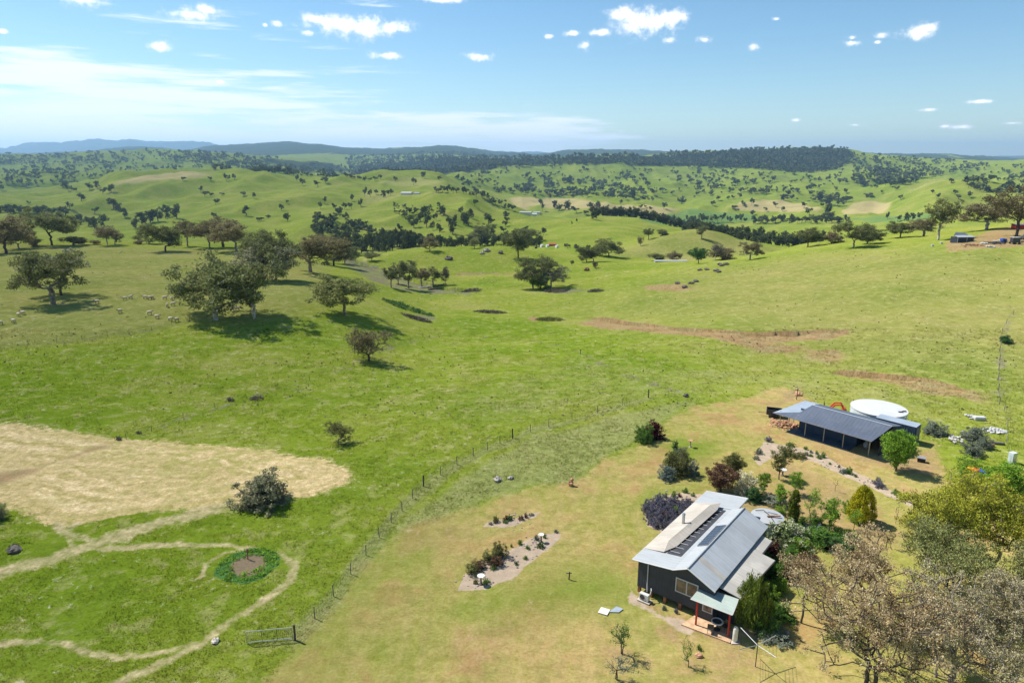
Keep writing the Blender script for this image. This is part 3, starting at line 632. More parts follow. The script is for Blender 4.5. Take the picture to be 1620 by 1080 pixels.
        o = t.n("ShaderNodeBsdfDiffuse", {"Color": c, "Roughness": .8, "Normal": bp.outputs[0]}).outputs[0]
    t.t.links.new(o, t.n("ShaderNodeOutputMaterial").inputs[0])
    return m
GM = ground_mat("pasture")
nr, nc = ZG.shape
ii = (np.arange(nr - 1)[:, None] * nc + np.arange(nc - 1)[None, :]).ravel()
ground = mesh_np("ground", np.stack([XG.ravel(), YG.ravel(), ZG.ravel()], 1), np.stack([ii, ii + 1, ii + nc + 1, ii + nc], 1), GM, smooth=True, attrs=attrs_from(MK))
tag(ground, kind='structure')

# ------------------------------------------------------------------ sky, sun, air
SUN_EL = R(53); SUN_DIR = Vector((-.87, .50, 0)).normalized()      # towards the sun, on the ground
w = D.worlds.new("World"); scene.world = w; T = NT(w)
sky = T.n("ShaderNodeTexSky", sky_type='NISHITA', sun_disc=False, sun_elevation=SUN_EL, sun_rotation=math.atan2(SUN_DIR.x, SUN_DIR.y), altitude=400, air_density=1.0, dust_density=.25, ozone_density=3.0)
dirn = T.n("ShaderNodeTexCoord").outputs["Generated"]
sp = T.n("ShaderNodeSeparateXYZ", {0: dirn}); dx, dy, dz = sp.outputs
az = T.math('ARCTAN2', dx, dy); el = T.math('ARCSINE', dz)
def cam_dir(u, v):
    x, y, z = ray(u, v); return math.atan2(x, y), math.atan2(z, math.hypot(x, y))
aev = T.n("ShaderNodeCombineXYZ", {0: az, 1: el}).outputs[0]
cn = T.noise(aev, 60, 8, .68); cn2 = T.noise(aev, 22, 3, .5)
fn = T.math('ADD', T.math('MULTIPLY', T.math('SUBTRACT', cn, .5), 2.6), T.math('MULTIPLY', T.math('SUBTRACT', cn2, .5), 1.0))
CL = [(558, 42, 98, 22), (500, 30, 30, 12), (620, 44, 40, 14), (1018, 36, 70, 26), (1060, 28, 34, 18), (985, 24, 36, 14), (300, 22, 48, 14), (325, 16, 24, 10), (252, 74, 22, 10), (125, 2, 42, 14), (437, 38, 11, 7), (420, 40, 5, 4), (612, 88, 30, 8), (758, 90, 24, 9), (950, 51, 26, 8),
      (926, 72, 13, 10), (905, 53, 15, 6), (868, 57, 9, 5), (1058, 65, 13, 7), (1114, 63, 14, 9), (1191, 74, 11, 8), (1348, 68, 24, 7), (1350, 60, 14, 6), (1452, 52, 32, 16), (1470, 44, 18, 11), (1394, 56, 14, 7), (1228, 30, 9, 4), (700, 0, 50, 7), (350, 130, 11, 4), (1468, 174, 17, 4),
      (1548, 161, 24, 4), (1520, 201, 26, 5), (1494, 200, 12, 4), (1260, 190, 9, 4), (5, 50, 10, 5), (1600, 195, 22, 3), (1388, 67, 8, 4), (488, 52, 20, 7), (1352, 198, 18, 3)]
f = None
for (u, v, wpx, hpx) in CL:
    a0, e0 = cam_dir(u, v); a1, _ = cam_dir(u + wpx, v); _, e1 = cam_dir(u, v - hpx)
    p = T.n("ShaderNodeVectorMath", {0: aev, 1: (1 / (a1 - a0), 1 / (e1 - e0), 1), 2: (-a0 / (a1 - a0), -e0 / (e1 - e0), 0)}, operation='MULTIPLY_ADD').outputs[0]
    L = T.n("ShaderNodeVectorMath", {0: p}, operation='LENGTH').outputs[1]
    g = T.math('SUBTRACT', 1.0, L)
    f = g if f is None else T.math('MAXIMUM', f, g)
cm = T.step(T.math('ADD', f, fn), -.1, .95)
cshade = T.step(T.math('ADD', f, T.math('MULTIPLY', fn, .6)), .1, .95)
# high thin cloud: long streaks, thicker to the left and towards the horizon
st = T.n("ShaderNodeVectorMath", {0: aev, 1: (1.9, 22, 1)}, operation='MULTIPLY').outputs[0]
ci = T.noise(st, 1.6, 7, .58, .35); ci2 = T.noise(st, 5.0, 5, .6, .3); ci3 = T.noise(aev, 2.2, 2)
aL, eT = cam_dir(0, 60); aR, eB = cam_dir(1050, 230)
wl = T.step(az, cam_dir(980, 200)[0], cam_dir(150, 200)[0])
lowb = T.step(el, cam_dir(400, 40)[1], cam_dir(400, 190)[1])
streak = T.math('ADD', T.math('ADD', .5, T.math('MULTIPLY', T.math('SUBTRACT', ci, .5), 2.6)), T.math('MULTIPLY', T.math('SUBTRACT', ci2, .5), 1.3))
low2 = T.math('MULTIPLY', T.step(el, cam_dir(600, 140)[1], cam_dir(600, 200)[1]), T.step(az, cam_dir(1130, 210)[0], cam_dir(900, 210)[0]))
Wt = T.math('MAXIMUM', T.math('MULTIPLY', wl, T.math('ADD', .36, T.math('MULTIPLY', lowb, .62))), T.math('MULTIPLY', low2, .95))
cir = T.math('MULTIPLY', T.step(T.math('ADD', T.math('ADD', streak, Wt), T.math('MULTIPLY', T.math('SUBTRACT', ci3, .5), .5)), 1.0, 1.55), .92)
skc = T.n("ShaderNodeHueSaturation", {"Color": sky.outputs[0], "Saturation": 1.15}).outputs[0]
skc = T.mix(1.0, skc, (1.0, 1.05, 1.0), "MULTIPLY")
base = T.mix(cir, skc, (8.4, 8.9, 9.5))
cum = T.mix(cshade, (7.6, 8.1, 8.8), (12, 12, 12))
col = T.mix(cm, base, cum)
bg = T.n("ShaderNodeBackground", {"Color": col, "Strength": .072})
T.t.links.new(bg.outputs[0], T.n("ShaderNodeOutputWorld").inputs[0])
sl = D.lights.new("sun", 'SUN'); sl.energy = 4.2; sl.angle = R(.53); sl.color = (1, .95, .87)
so = D.objects.new("sun", sl); COL.objects.link(so)
sd = Vector((SUN_DIR.x * math.cos(SUN_EL), SUN_DIR.y * math.cos(SUN_EL), math.sin(SUN_EL)))
so.rotation_euler = sd.to_track_quat('Z', 'Y').to_euler(); so.location = (0, 0, 200)
hz = MB().box(-40000, 40000, -60, 26500, float(ZG.min()) - 1, max(float(ZG.max()), 60) + 20)
hm = D.materials.new("haze"); ht = NT(hm)
vol = ht.n("ShaderNodeVolumePrincipled", {"Color": (.42, .70, 1.0, 1), "Density": 5.4e-5, "Anisotropy": .25})
ht.t.links.new(vol.outputs[0], ht.n("ShaderNodeOutputMaterial").inputs[1])
haze = hz.build("haze", hm); tag(haze, kind='stuff')
scene.view_settings.view_transform = 'Standard'; scene.view_settings.look = 'None'; scene.view_settings.exposure = .93; scene.view_settings.gamma = 1
scene.cycles.use_denoising = True
scene.cycles.max_bounces = 5; scene.cycles.diffuse_bounces = 3; scene.cycles.transmission_bounces = 3; scene.cycles.volume_bounces = 0
# ------------------------------------------------------------------ trees
def leaf_cloud(C, n, sig, size, rg, droop=0.3, flat=.7, asp=.45):
    """n leaves round every clump centre; returns verts, quads. sig: clump radius (array or float)"""
    C = np.asarray(C, float); N = len(C); sig = np.broadcast_to(sig, N)
    c = np.repeat(C, n, 0); sg = np.repeat(sig, n)[:, None]
    d = rg.normal(size=(N * n, 3)); d /= np.linalg.norm(d, axis=1)[:, None]
    d *= (rg.random((N * n, 1)) ** .5) * sg; d[:, 2] *= flat
    p = c + d
    a = rg.normal(size=(N * n, 3)); a[:, 2] -= droop * 2; a /= np.linalg.norm(a, axis=1)[:, None]
    b = np.cross(a, rg.normal(size=(N * n, 3))); b /= np.linalg.norm(b, axis=1)[:, None]
    s = (size * rg.uniform(.6, 1.4, (N * n, 1)))
    a = a * s; b = b * s * asp
    V = np.stack([p - a * .5, p + b * .5, p + a * .5, p - b * .5], 1).reshape(-1, 3)
    return V, np.arange(len(V)).reshape(-1, 4)
def grow(att, base, rg, seg=.5, lean=(0, 0), fork=.3, th=None):
    """space-filling limbs: nodes, parents and radii"""
    base = np.array(base, float); top = att.mean(0); zmin = att[:, 2].min()
    th = th if th is not None else max(.6, (zmin - base[2]) * .9)
    nt = max(3, int(th / seg)); nodes = [base]; par = [-1]
    for i in range(1, nt + 1):
        f = i / nt; nodes.append(base + np.array([lean[0] * f ** 1.3 + rg.normal() * .03 * th * f, lean[1] * f ** 1.3 + rg.normal() * .03 * th * f, th * f])); par.append(i - 1)
    P = np.zeros((6000, 3)); P[:len(nodes)] = nodes; m = len(nodes); first = max(1, int(nt * .6)); ends = []
    for k in np.argsort(np.linalg.norm(att - P[nt], axis=1)):
        q = att[k]; dv = q - P[first:m]; ds = np.linalg.norm(dv, axis=1)
        cost = ds + .8 * np.maximum(0, -dv[:, 2] + .2) + .25 * np.linalg.norm(P[first:m] - P[nt], axis=1)
        j = int(np.argmin(cost)) + first; L = np.linalg.norm(q - P[j]); ns = max(1, int(L / seg)); pj = j; p0 = P[j].copy()
        bend = rg.normal(size=3) * .1 * L; bend[2] = abs(bend[2]) * .5 - .05 * L
        for s in range(1, ns + 1):
            f = s / ns
            if m >= 5999: break
            P[m] = p0 + (q - p0) * f + bend * math.sin(math.pi * f) + rg.normal(size=3) * .03 * L * (1 - f); par.append(pj); pj = m; m += 1
        ends.append(pj)
    return P[:m], np.array(par)
def limbs_mesh(P, par, rt, rmin, rg, n1=6):
    m = len(P); w = np.zeros(m); ch = np.zeros(m, int)
    for i in range(1, m): ch[par[i]] += 1
    w[ch == 0] = 1
    for i in range(m - 1, 0, -1): w[par[i]] += w[i]
    r = rmin + (rt - rmin) * (w / w[0]) ** .55
    z = P[:, 2] - P[0, 2]; r = r * (1 + .25 * np.exp(-z / .5) * (w > w[0] * .98))
    i = np.arange(1, m); a = P[par[i]]; b = P[i]; ra = np.minimum(r[par[i]], r[i] * 1.5); rb = r[i]
    d = b - a; L = np.linalg.norm(d, axis=1)[:, None] + 1e-9; d = d / L
    h = np.where(np.abs(d[:, 2:3]) < .9, np.array([[0, 0, 1.]]), np.array([[1., 0, 0]])); u = np.cross(d, h); u /= np.linalg.norm(u, axis=1)[:, None]; v = np.cross(d, u)
    an = np.arange(n1) * 2 * math.pi / n1
    ring = u[:, None, :] * np.cos(an)[None, :, None] + v[:, None, :] * np.sin(an)[None, :, None]
    A = a[:, None, :] + ring * ra[:, None, None] - (d * ra[:, None] * .3)[:, None, :]; B = b[:, None, :] + ring * rb[:, None, None]
    V = np.concatenate([A, B], 1).reshape(-1, 3); k = np.arange(len(i))[:, None] * 2 * n1; j = np.arange(n1)[None, :]; j2 = (j + 1) % n1
    Fq = np.stack([k + j, k + j2, k + n1 + j2, k + n1 + j], 2).reshape(-1, 4)
    return V, Fq
def crown_points(n, rg, w, h0, h1, shape='dome', lobes=5, dens=.55):
    """clump centres in an uneven, gappy crown: several lobes of different height"""
    pts = []
    L = []
    for i in range(lobes):
        an = rg.uniform(0, 6.28) if lobes > 1 else 0; rr = w * .5 * rg.uniform(.25, .68) if i else 0
        zz = h0 + (h1 - h0) * (rg.uniform(.22, .76) if i else .6)
        L.append((rr * math.cos(an), rr * math.sin(an), zz, w * rg.uniform(.16, .29), (h1 - h0) * rg.uniform(.18, .36)))
    while len(pts) < n:
        l = L[rg.integers(lobes)]; d = rg.normal(size=3); d /= np.linalg.norm(d); k = rg.random() ** .35
        p = np.array([l[0] + d[0] * l[3] * k, l[1] + d[1] * l[3] * k, l[2] + d[2] * l[4] * k * (1 if d[2] > 0 else .85)])
        if p[2] > h0 * .8: pts.append(p)
    p = np.array(pts); p[:, 2] = np.clip(p[:, 2], h0 * .85, h1)
    return p
def tree_meshes(seed, w, h, h0, nclump, nleaf, lsize, sig, mleaf, mbark='bark', lobes=5, rt=None, lean=(0, 0), droop=.4, flat=.75, multi=1, asp=.45, seg=None, shape=None, rmin=None, n1=6):
    """meshes of a unit of its kind: (crown mesh, trunk mesh)"""
    rg = np.random.default_rng(seed)
    if shape is None: att = crown_points(nclump, rg, w, h0, h, lobes=lobes)
    else: att = shape(nclump, rg, w, h0, h)
    att[:, 0] += lean[0]; att[:, 1] += lean[1]
    V, Fq = leaf_cloud(att, nleaf, sig * rg.uniform(.7, 1.3, len(att)), lsize, rg, droop, flat, asp)
    mv, mf = [], []; b = 0
    for k in range(multi):
        sub = att[k::multi] if multi > 1 else att
        base = (rg.normal() * .12 * k * w * .3, rg.normal() * .12 * k * w * .3, -.25)
        P, par = grow(sub, base, rg, seg or h * .05, lean=(lean[0] * .6, lean[1] * .6), th=None)
        v, f = limbs_mesh(P, par, rt or h * .028, rmin or h * .0022, rg, n1); mv.append(v); mf.append(f + b); b += len(v)
    return (V, Fq), (np.concatenate(mv), np.concatenate(mf))
def near_tree(name, loc, seed, label, cat='tree', group=None, mleaf='gum', mbark='bark', rz=0, crown='crown', **kw):
    (V, Fq), (tv, tf) = tree_meshes(seed, mleaf=mleaf, mbark=mbark, **kw)
    root = empty(name, loc, rz, label, cat, group)
    mesh_np('trunk', tv, tf, M[mbark], root, smooth=True); mesh_np(crown, V, Fq, M[mleaf], root)
    return root
def size_at(u, v, hpx, wpx, ymin=0, vis=True):
    """ground point plus real height and width of something hpx tall and wpx wide whose foot shows at the pixel"""
    x, y, z = at(u, v, ymin); k = px_per_m(x, y, z + 2); dp = dep(x, y, z)
    phi = abs(math.atan2(540 - v, F)); wm = wpx / k
    hm = hpx / k * math.cos(phi) / math.cos(dp)
    return (x, y, z), hm, wm

# prototypes, unit height 10 m, width 9 m: shared by every mid-distance tree of the kind
PROTO = {}
def proto(kind, var):
    key = (kind, var)
    if key in PROTO: return PROTO[key]
    sd = 100 + 17 * var + sum(map(ord, kind)) % 50
    if kind == 'spread':   # broad umbrella gum
        g = tree_meshes(sd, 11, 10, 2.3, 150, 72, .36, .85, None, lobes=11, rt=.2, droop=.5, multi=2 if var % 2 else 1)
    elif kind == 'round':
        g = tree_meshes(sd, 9.6, 10, 1.4, 160, 72, .36, .88, None, lobes=11, rt=.2, droop=.5)
    elif kind == 'tall':
        g = tree_meshes(sd, 6, 10, 2.4, 95, 68, .36, .72, None, lobes=8, rt=.2, droop=.5, multi=1)
    elif kind == 'bare':
        g = tree_meshes(sd, 9.5, 10, 1.5, 220, 46, .26, .75, None, lobes=9, rt=.2, droop=.2, rmin=.035)
    elif kind == 'bush':
        g = tree_meshes(sd, 11, 8, .4, 100, 44, .6, 1.3, None, lobes=6, rt=.2, droop=.2, multi=3)
    elif kind == 'low':    # lower detail for the middle distance
        g = tree_meshes(sd, 9, 10, 1.2, 38, 34, .9, 1.25, None, lobes=5, rt=.3, droop=.3, seg=1.4, n1=4)
    elif kind == 'lowtall':
        g = tree_meshes(sd, 6, 10, 1.0, 26, 34, 1.0, 1.15, None, lobes=4, rt=.3, droop=.3, seg=1.4, n1=4)
    (V, Fq), (tv, tf) = g
    PROTO[key] = ((V, Fq), (tv, tf), {}); return PROTO[key]
def _me(key, what, mat):
    pr_ = proto(*key); cache = pr_[2]; k = (what, mat.name)
    if k not in cache:
        V, Fq = pr_[0] if what == 'crown' else pr_[1]
        o = mesh_np(what, V, Fq, mat, smooth=(what != 'crown')); cache[k] = o.data; D.objects.remove(o)
    return cache[k]
def put_tree(kind, var, loc, h, w, label, mleaf='gum', mbark='bark', group=None, name='gum_tree', cat='tree', rz=None, dz=0, ht=10.0):
    wt = {'spread': 10, 'round': 9, 'tall': 6, 'bare': 9, 'bush': 11, 'low': 9, 'lowtall': 6}[kind]; ht = 8 if kind == 'bush' else 10
    root = empty(name, (loc[0], loc[1], loc[2] + dz), rz if rz is not None else random.uniform(0, 6.28), label, cat, group)
    kx = 1.22 if kind in ('spread', 'round', 'tall') else 1.08; root.scale = (w / wt * kx, w / wt * kx, h / ht * 1.02)
    for nm, mt in (('trunk', M[mbark]), ('crown', M[mleaf])):
        o = D.objects.new(nm, _me((kind, var), nm, mt)); COL.objects.link(o); o.parent = root
    return root

MID = [ # u, v foot, height px, width px, kind, leaf, bark, label
 (10, 402, 62, 78, 'spread', 'gum_brown', 'bark_dark', "broad brownish gum cut by the left edge of the photo"),
 (30, 394, 44, 40, 'round', 'gum_brown', 'bark', "brown gum just right of the one cut by the left edge"),
 (82, 388, 56, 64, 'spread', 'gum', 'bark_dark', "large flat-topped gum on the far lip of the left paddock"),
 (170, 388, 33, 42, 'bare', 'gum_brown', 'bark_pale', "thin half-bare gum with fine twigs on the left paddock's edge"),
 (182, 387, 26, 28, 'bare', 'scrub', 'bark', "small twiggy grey tree touching the half-bare gum"),
 (83, 482, 84, 84, 'spread', 'gum', 'bark', "leaning gum in front of a pair in the left paddock"),
 (97, 467, 70, 76, 'spread', 'gum_grey', 'bark_dark', "gum standing behind the leaning one, thick dark trunk"),
 (236, 386, 30, 36, 'round', 'gum', 'bark', "rounded gum partly behind the dense dark one"),
 (262, 398, 46, 50, 'round', 'gum', 'bark_dark', "dense dark gum with a short trunk alone on the left plateau"),
 (297, 390, 42, 30, 'tall', 'gum_brown', 'bark', "narrow brownish gum right of the dense dark one"),
 (332, 393, 48, 52, 'spread', 'gum_brown', 'bark', "left gum of the three brown-topped ones"),
 (352, 391, 46, 44, 'spread', 'gum_brown', 'bark_dark', "middle gum of the three brown-topped ones"),
 (374, 399, 52, 64, 'spread', 'gum_brown', 'bark', "right gum of the three brown-topped ones, widest crown"),
 (342, 506, 108, 128, 'round', 'gum', 'bark_pale', "biggest gum of the left paddock, pale thick trunk over dark shade"),
 (403, 504, 96, 84, 'spread', 'gum', 'bark_pale', "slender pale-trunked gum beside the biggest one"),
 (398, 497, 28, 14, 'tall', 'gum', 'bark_pale', "sapling gum at the foot of the slender pale one"),
 (405, 414, 50, 56, 'round', 'gum', 'bark', "gum behind the grey-leaved one on the plateau"),
 (418, 445, 62, 78, 'round', 'gum_grey', 'bark', "grey-leaved gum directly behind the biggest gum"),
 (437, 444, 78, 62, 'round', 'gum', 'bark_dark', "dark gum overlapping the grey-leaved one"),
 (492, 431, 58, 84, 'spread', 'gum_brown', 'bark', "wide gum above the weedy creek bank"),
 (528, 420, 52, 54, 'round', 'gum_brown', 'bark_dark', "brown gum behind the wide one over the creek bank"),
 (546, 418, 30, 34, 'round', 'gum', 'bark', "small gum nearest the river bend right of the wide gum"),
 (545, 498, 64, 86, 'round', 'gum_light', 'bark', "light olive gum with drooping crown in the mid paddock"),
 (584, 571, 58, 70, 'bare', 'gum_brown', 'bark_dark', "round brown fine-twigged tree alone by the old fence line"),
 (619, 455, 33, 22, 'tall', 'gum', 'bark', "thin dark gum at the left end of the creek trees"),
 (630, 449, 30, 18, 'tall', 'gum_grey', 'bark', "slim grey gum second among the creek trees"),
 (646, 456, 44, 32, 'tall', 'gum', 'bark', "tallest of the creek trees"),
 (667, 452, 28, 20, 'tall', 'gum_brown', 'bark', "brownish gum in the middle of the creek trees"),
 (685, 452, 32, 28, 'tall', 'gum_light', 'bark', "pale yellowish gum over the fallen logs"),
 (705, 450, 32, 16, 'bare', 'scrub', 'bark', "almost leafless tree at the right end of the creek trees"),
 (588, 413, 15, 22, 'round', 'gum', 'bark', "small round gum at the foot of the knoll"),
 (680, 398, 24, 25, 'round', 'gum_brown', 'bark_dark', "brown round gum on the crest of the knoll"),
 (751, 393, 20, 22, 'bare', 'gum_light', 'bark', "sparse pale gum on the knoll crest"),
 (762, 384, 32, 34, 'round', 'gum', 'bark_dark', "dark gum just behind the knoll crest"),
 (820, 408, 48, 38, 'round', 'gum', 'bark_dark', "dark tall gum halfway down the right of the knoll"),
 (830, 382, 22, 38, 'spread', 'gum', 'bark_dark', "flat-topped gum behind the dark tall one"),
 (843, 456, 52, 54, 'spread', 'gum', 'bark', "open-crowned gum in the gully"),
 (856, 458, 26, 34, 'bush', 'green', 'bark', "dense green bush under the gully gum"),
 (872, 455, 34, 50, 'spread', 'gum_grey', 'bark_pale', "leaning grey gum right of the gully bush"),
 (928, 415, 24, 26, 'round', 'gum', 'bark', "left one of the trees on the bright green flat"),
 (939, 414, 26, 28, 'round', 'gum', 'bark', "middle one of the trees on the bright green flat"),
 (963, 406, 30, 38, 'round', 'gum', 'bark_dark', "right darkest one of the trees on the bright green flat"),
 (905, 422, 11, 5, 'tall', 'gum', 'bark', "tiny sapling on the flat left of the three trees"),
 (942, 424, 10, 9, 'round', 'gum_brown', 'bark', "tiny round bush below the trees on the flat"),
 (1013, 389, 17, 11, 'bare', 'gum_brown', 'bark', "small thin tree low on the brown hill"),
 (1026, 379, 18, 15, 'tall', 'gum', 'bark', "slender tree higher up the brown hill"),
 (1048, 372, 10, 22, 'bush', 'gum', 'bark', "dark bush near the top of the brown hill"),
 (1110, 378, 22, 17, 'tall', 'gum', 'bark', "single gum on the top of the small hill with a dark shadow"),
 (1038, 413, 13, 28, 'bush', 'gum', 'bark', "low bush left of the long white shed"),
 (1066, 412, 15, 28, 'bush', 'gum_brown', 'bark', "brown bush behind the long white shed"),
 (1105, 417, 27, 26, 'round', 'darkgreen', 'bark', "dark green leafy tree at the right end of the long shed"),
 (1131, 413, 29, 26, 'bare', 'scrub', 'bark_pale', "dead white-limbed tree on the slope"),
 (1146, 410, 18, 52, 'bush', 'gum_brown', 'bark', "brown thicket behind the dead white tree"),
 (1187, 411, 28, 30, 'spread', 'gum_brown', 'bark_pale', "white-trunked brown gum standing by itself on the right slope"),
 (1278, 391, 33, 34, 'round', 'gum', 'bark_dark', "gum on a single dark trunk on the right skyline"),
 (1315, 385, 20, 34, 'bush', 'gum_brown', 'bark', "brown shrubby tree left of the wide skyline gum"),
 (1350, 393, 42, 50, 'spread', 'gum', 'bark', "wide gum leaning on two limbs on the right skyline"),
 (1372, 386, 30, 40, 'round', 'gum', 'bark', "gum just behind the wide skyline gum"),
 (1424, 376, 26, 40, 'round', 'gum', 'bark', "dull green gum midway along the right skyline"),
 (1462, 374, 28, 42, 'spread', 'gum_brown', 'bark', "brown gum left of the tall slender one"),
 (1484, 380, 66, 40, 'tall', 'gum_light', 'bark_pale', "tall slender gum left of the farmyard shed"),
 (1560, 364, 42, 74, 'spread', 'gum_brown', 'bark_pale', "broad gum above the farmyard clutter"),
 (1607, 378, 78, 84, 'spread', 'gum_brown', 'bark_dark', "tall brown gum at the right edge above the yard"),
 (1590, 543, 13, 20, 'bush', 'darkgreen', 'bark', "lone dark bush beside the right-hand fence"),
 (535, 701, 36, 42, 'bare', 'olive', 'bark', "small pale sparse tree alone in the middle paddock"),
]
VARS = {'spread': 4, 'round': 4, 'tall': 3, 'bare': 3, 'bush': 2, 'low': 5, 'lowtall': 3}
for i, (u, v, hp, wp, kind, lf, bk, lab) in enumerate(MID):
    loc, h, w_ = size_at(u, v, hp, wp, 0)
    nm = 'bush' if kind == 'bush' else 'gum_tree'
    put_tree(kind, i % VARS[kind], loc, h, w_, lab, lf, bk, name=nm, cat='bush' if kind == 'bush' else 'tree')
for u, v, hp, wp, lab in [(58, 390, 13, 22, "low dark bush between two gums on the left plateau edge"), (117, 388, 15, 40, "wide low bush right of the flat-topped gum"), (149, 387, 8, 20, "smallest bush on the left plateau edge"), (222, 387, 8, 20, "small brown bush left of the dense dark gum")]:
    loc, h, w_ = size_at(u, v, hp, wp); put_tree('bush', 0, loc, h, w_, lab, 'gum_brown', 'bark', name='bush', cat='bush')

# --- distant trees one can still tell apart
FARL = []   # (u, v, h px, w px, ymin, slender?)
S1 = [(43, 297, 8, 9), (26, 275, 6, 7), (50, 277, 6, 7), (77, 274, 6, 8), (90, 273, 7, 7), (104, 276, 6, 8), (125, 275, 6, 7), (64, 285, 7, 8), (67, 290, 6, 7), (3, 303, 12, 10), (58, 293, 6, 7),
 (105, 297, 12, 14), (108, 303, 11, 10), (121, 304, 8, 10), (142, 300, 13, 12), (154, 298, 13, 11), (163, 308, 11, 11), (176, 304, 13, 12), (129, 318, 15, 14), (110, 330, 10, 12), (45, 323, 5, 7), (150, 338, 10, 12), (180, 330, 17, 20), (198, 344, 16, 15), (188, 334, 12, 12), (104, 341, 18, 20), (96, 345, 12, 16),
 (70, 338, 16, 18), (60, 338, 12, 18), (45, 337, 12, 16), (30, 336, 10, 14), (15, 334, 10, 12), (120, 357, 16, 12), (128, 356, 19, 16), (150, 362, 20, 18), (165, 358, 20, 16), (140, 358, 16, 16),
 (225, 356, 22, 22), (238, 352, 20, 22), (250, 350, 24, 20), (262, 345, 22, 20), (280, 346, 24, 20), (215, 362, 18, 16), (232, 367, 16, 16),
 (289, 286, 7, 9), (332, 286, 6, 8), (318, 305, 10, 11), (324, 311, 10, 12), (333, 311, 7, 8), (351, 310, 5, 10), (341, 324, 11, 12), (338, 346, 10, 9), (386, 311, 9, 11), (402, 315, 10, 10), (390, 341, 17, 11), (408, 350, 7, 15), (425, 346, 6, 10), (455, 350, 16, 12), (445, 334, 11, 9), (454, 322, 6, 6), (358, 287, 12, 11), (371, 285, 9, 10),
 (470, 288, 11, 8), (478, 294, 12, 10), (503, 296, 10, 12), (515, 290, 9, 12), (507, 331, 13, 9), (514, 323, 11, 12), (531, 333, 11, 9), (507, 370, 20, 20), (498, 365, 14, 14), (520, 355, 10, 12),
 (545, 331, 10, 9), (556, 331, 12, 10), (571, 327, 12, 10), (557, 318, 10, 8), (577, 312, 15, 8), (586, 312, 12, 8), (595, 308, 9, 10), (607, 312, 12, 12), (618, 310, 10, 12), (593, 286, 7, 8), (602, 283, 6, 7), (625, 288, 9, 7), (654, 293, 11, 10), (672, 282, 12, 9), (695, 286, 7, 7), (668, 283, 8, 6), (751, 326, 12, 10),
 (634, 368, 13, 10), (640, 345, 12, 10), (645, 340, 12, 11), (660, 340, 14, 10), (673, 343, 18, 13), (655, 361, 20, 15), (665, 350, 14, 14), (675, 360, 20, 12), (685, 364, 14, 9), (695, 368, 15, 12), (702, 341, 17, 14), (716, 370, 22, 18), (710, 358, 18, 13), (720, 355, 16, 12), (730, 340, 13, 9), (741, 357, 24, 18), (745, 345, 16, 12), (735, 350, 15, 12), (773, 355, 18, 18), (780, 370, 16, 12), (800, 345, 10, 14), (803, 352, 8, 10), (800, 358, 8, 10), (797, 369, 10, 12), (860, 372, 12, 9), (648, 352, 12, 12), (690, 350, 12, 10),
 (1003, 301, 5, 6), (905, 358, 8, 3), (912, 353, 7, 3), (860, 371, 9, 9), (830, 365, 7, 10),
 (870, 318, 12, 8), (855, 325, 10, 9), (900, 332, 16, 14), (878, 330, 14, 12), (858, 335, 14, 8), (885, 333, 12, 12), (912, 337, 10, 14), (935, 333, 14, 12), (945, 330, 13, 12), (925, 340, 8, 10), (938, 346, 14, 14), (1012, 331, 7, 8), (1050, 331, 10, 10), (1030, 334, 7, 9), (982, 324, 8, 8), (1022, 329, 5, 6), (1038, 314, 6, 7),
 (1175, 326, 8, 9), (1189, 325, 11, 8), (1159, 331, 7, 12), (1190, 341, 8, 10), (1210, 335, 7, 8), (1227, 328, 8, 9), (1238, 335, 8, 10), (1128, 326, 8, 8), (1152, 316, 6, 7), (1160, 315, 6, 7), (1240, 317, 11, 16), (1254, 317, 9, 7), (1272, 329, 9, 13), (1286, 319, 7, 9), (1253, 303, 6, 7), (1250, 290, 5, 7), (1280, 299, 7, 8), (1295, 287, 7, 6), (1311, 287, 8, 9), (1300, 318, 18, 16), (1315, 325, 20, 20), (1322, 317, 12, 12), (1337, 320, 8, 9), (1335, 286, 5, 6), (1302, 328, 8, 8), (1310, 345, 22, 14), (1318, 348, 14, 18), (1280, 340, 10, 14),
 (1404, 347, 11, 7), (1425, 316, 8, 7), (1504, 290, 8, 9), (1417, 302, 7, 8), (1482, 315, 9, 8), (1510, 308, 8, 8), (1516, 316, 10, 10), (1530, 292, 10, 12), (1540, 298, 10, 10), (1533, 312, 9, 9), (1550, 303, 10, 12), (1560, 305, 9, 12), (1536, 335, 7, 7), (1520, 335, 10, 10), (1572, 325, 8, 10), (1560, 324, 9, 9), (1475, 306, 6, 7), (1395, 306, 5, 8), (1377, 310, 5, 12), (1370, 312, 6, 12), (1420, 351, 10, 12), (1434, 350, 15, 10), (1443, 350, 12, 10), (1455, 347, 10, 10), (1472, 342, 8, 8)]
for (u, v, h_, w_) in S1: FARL.append((u, v, h_, w_, 500, h_ > w_ * 1.5))
def belt(pts, n, hp, wp, ymin, jit=3):
    L_ = sum(math.dist(a, b) for a, b in zip(pts[:-1], pts[1:])); rg = random.Random(n + len(pts))
    for k in range(n):
        s = (k + rg.random()) / n * L_
        for a, b in zip(pts[:-1], pts[1:]):
            d_ = math.dist(a, b)
            if s <= d_: break
            s -= d_
        FARL.append((a[0] + (b[0] - a[0]) * s / d_, a[1] + (b[1] - a[1]) * s / d_ + rg.uniform(-jit, jit), hp * rg.uniform(.75, 1.25), wp * rg.uniform(.8, 1.2), ymin, False))
belt([(535, 402), (600, 396), (660, 393)], 30, 30, 20, 500, 5)
belt([(660, 393), (730, 391), (800, 388), (860, 388)], 26, 20, 16, 500, 3)
belt([(890, 392), (930, 398), (960, 400)], 9, 8, 10, 440, 1)
belt([(1085, 372), (1130, 378), (1190, 386), (1240, 392), (1300, 392)], 42, 23, 19, 600, 5)
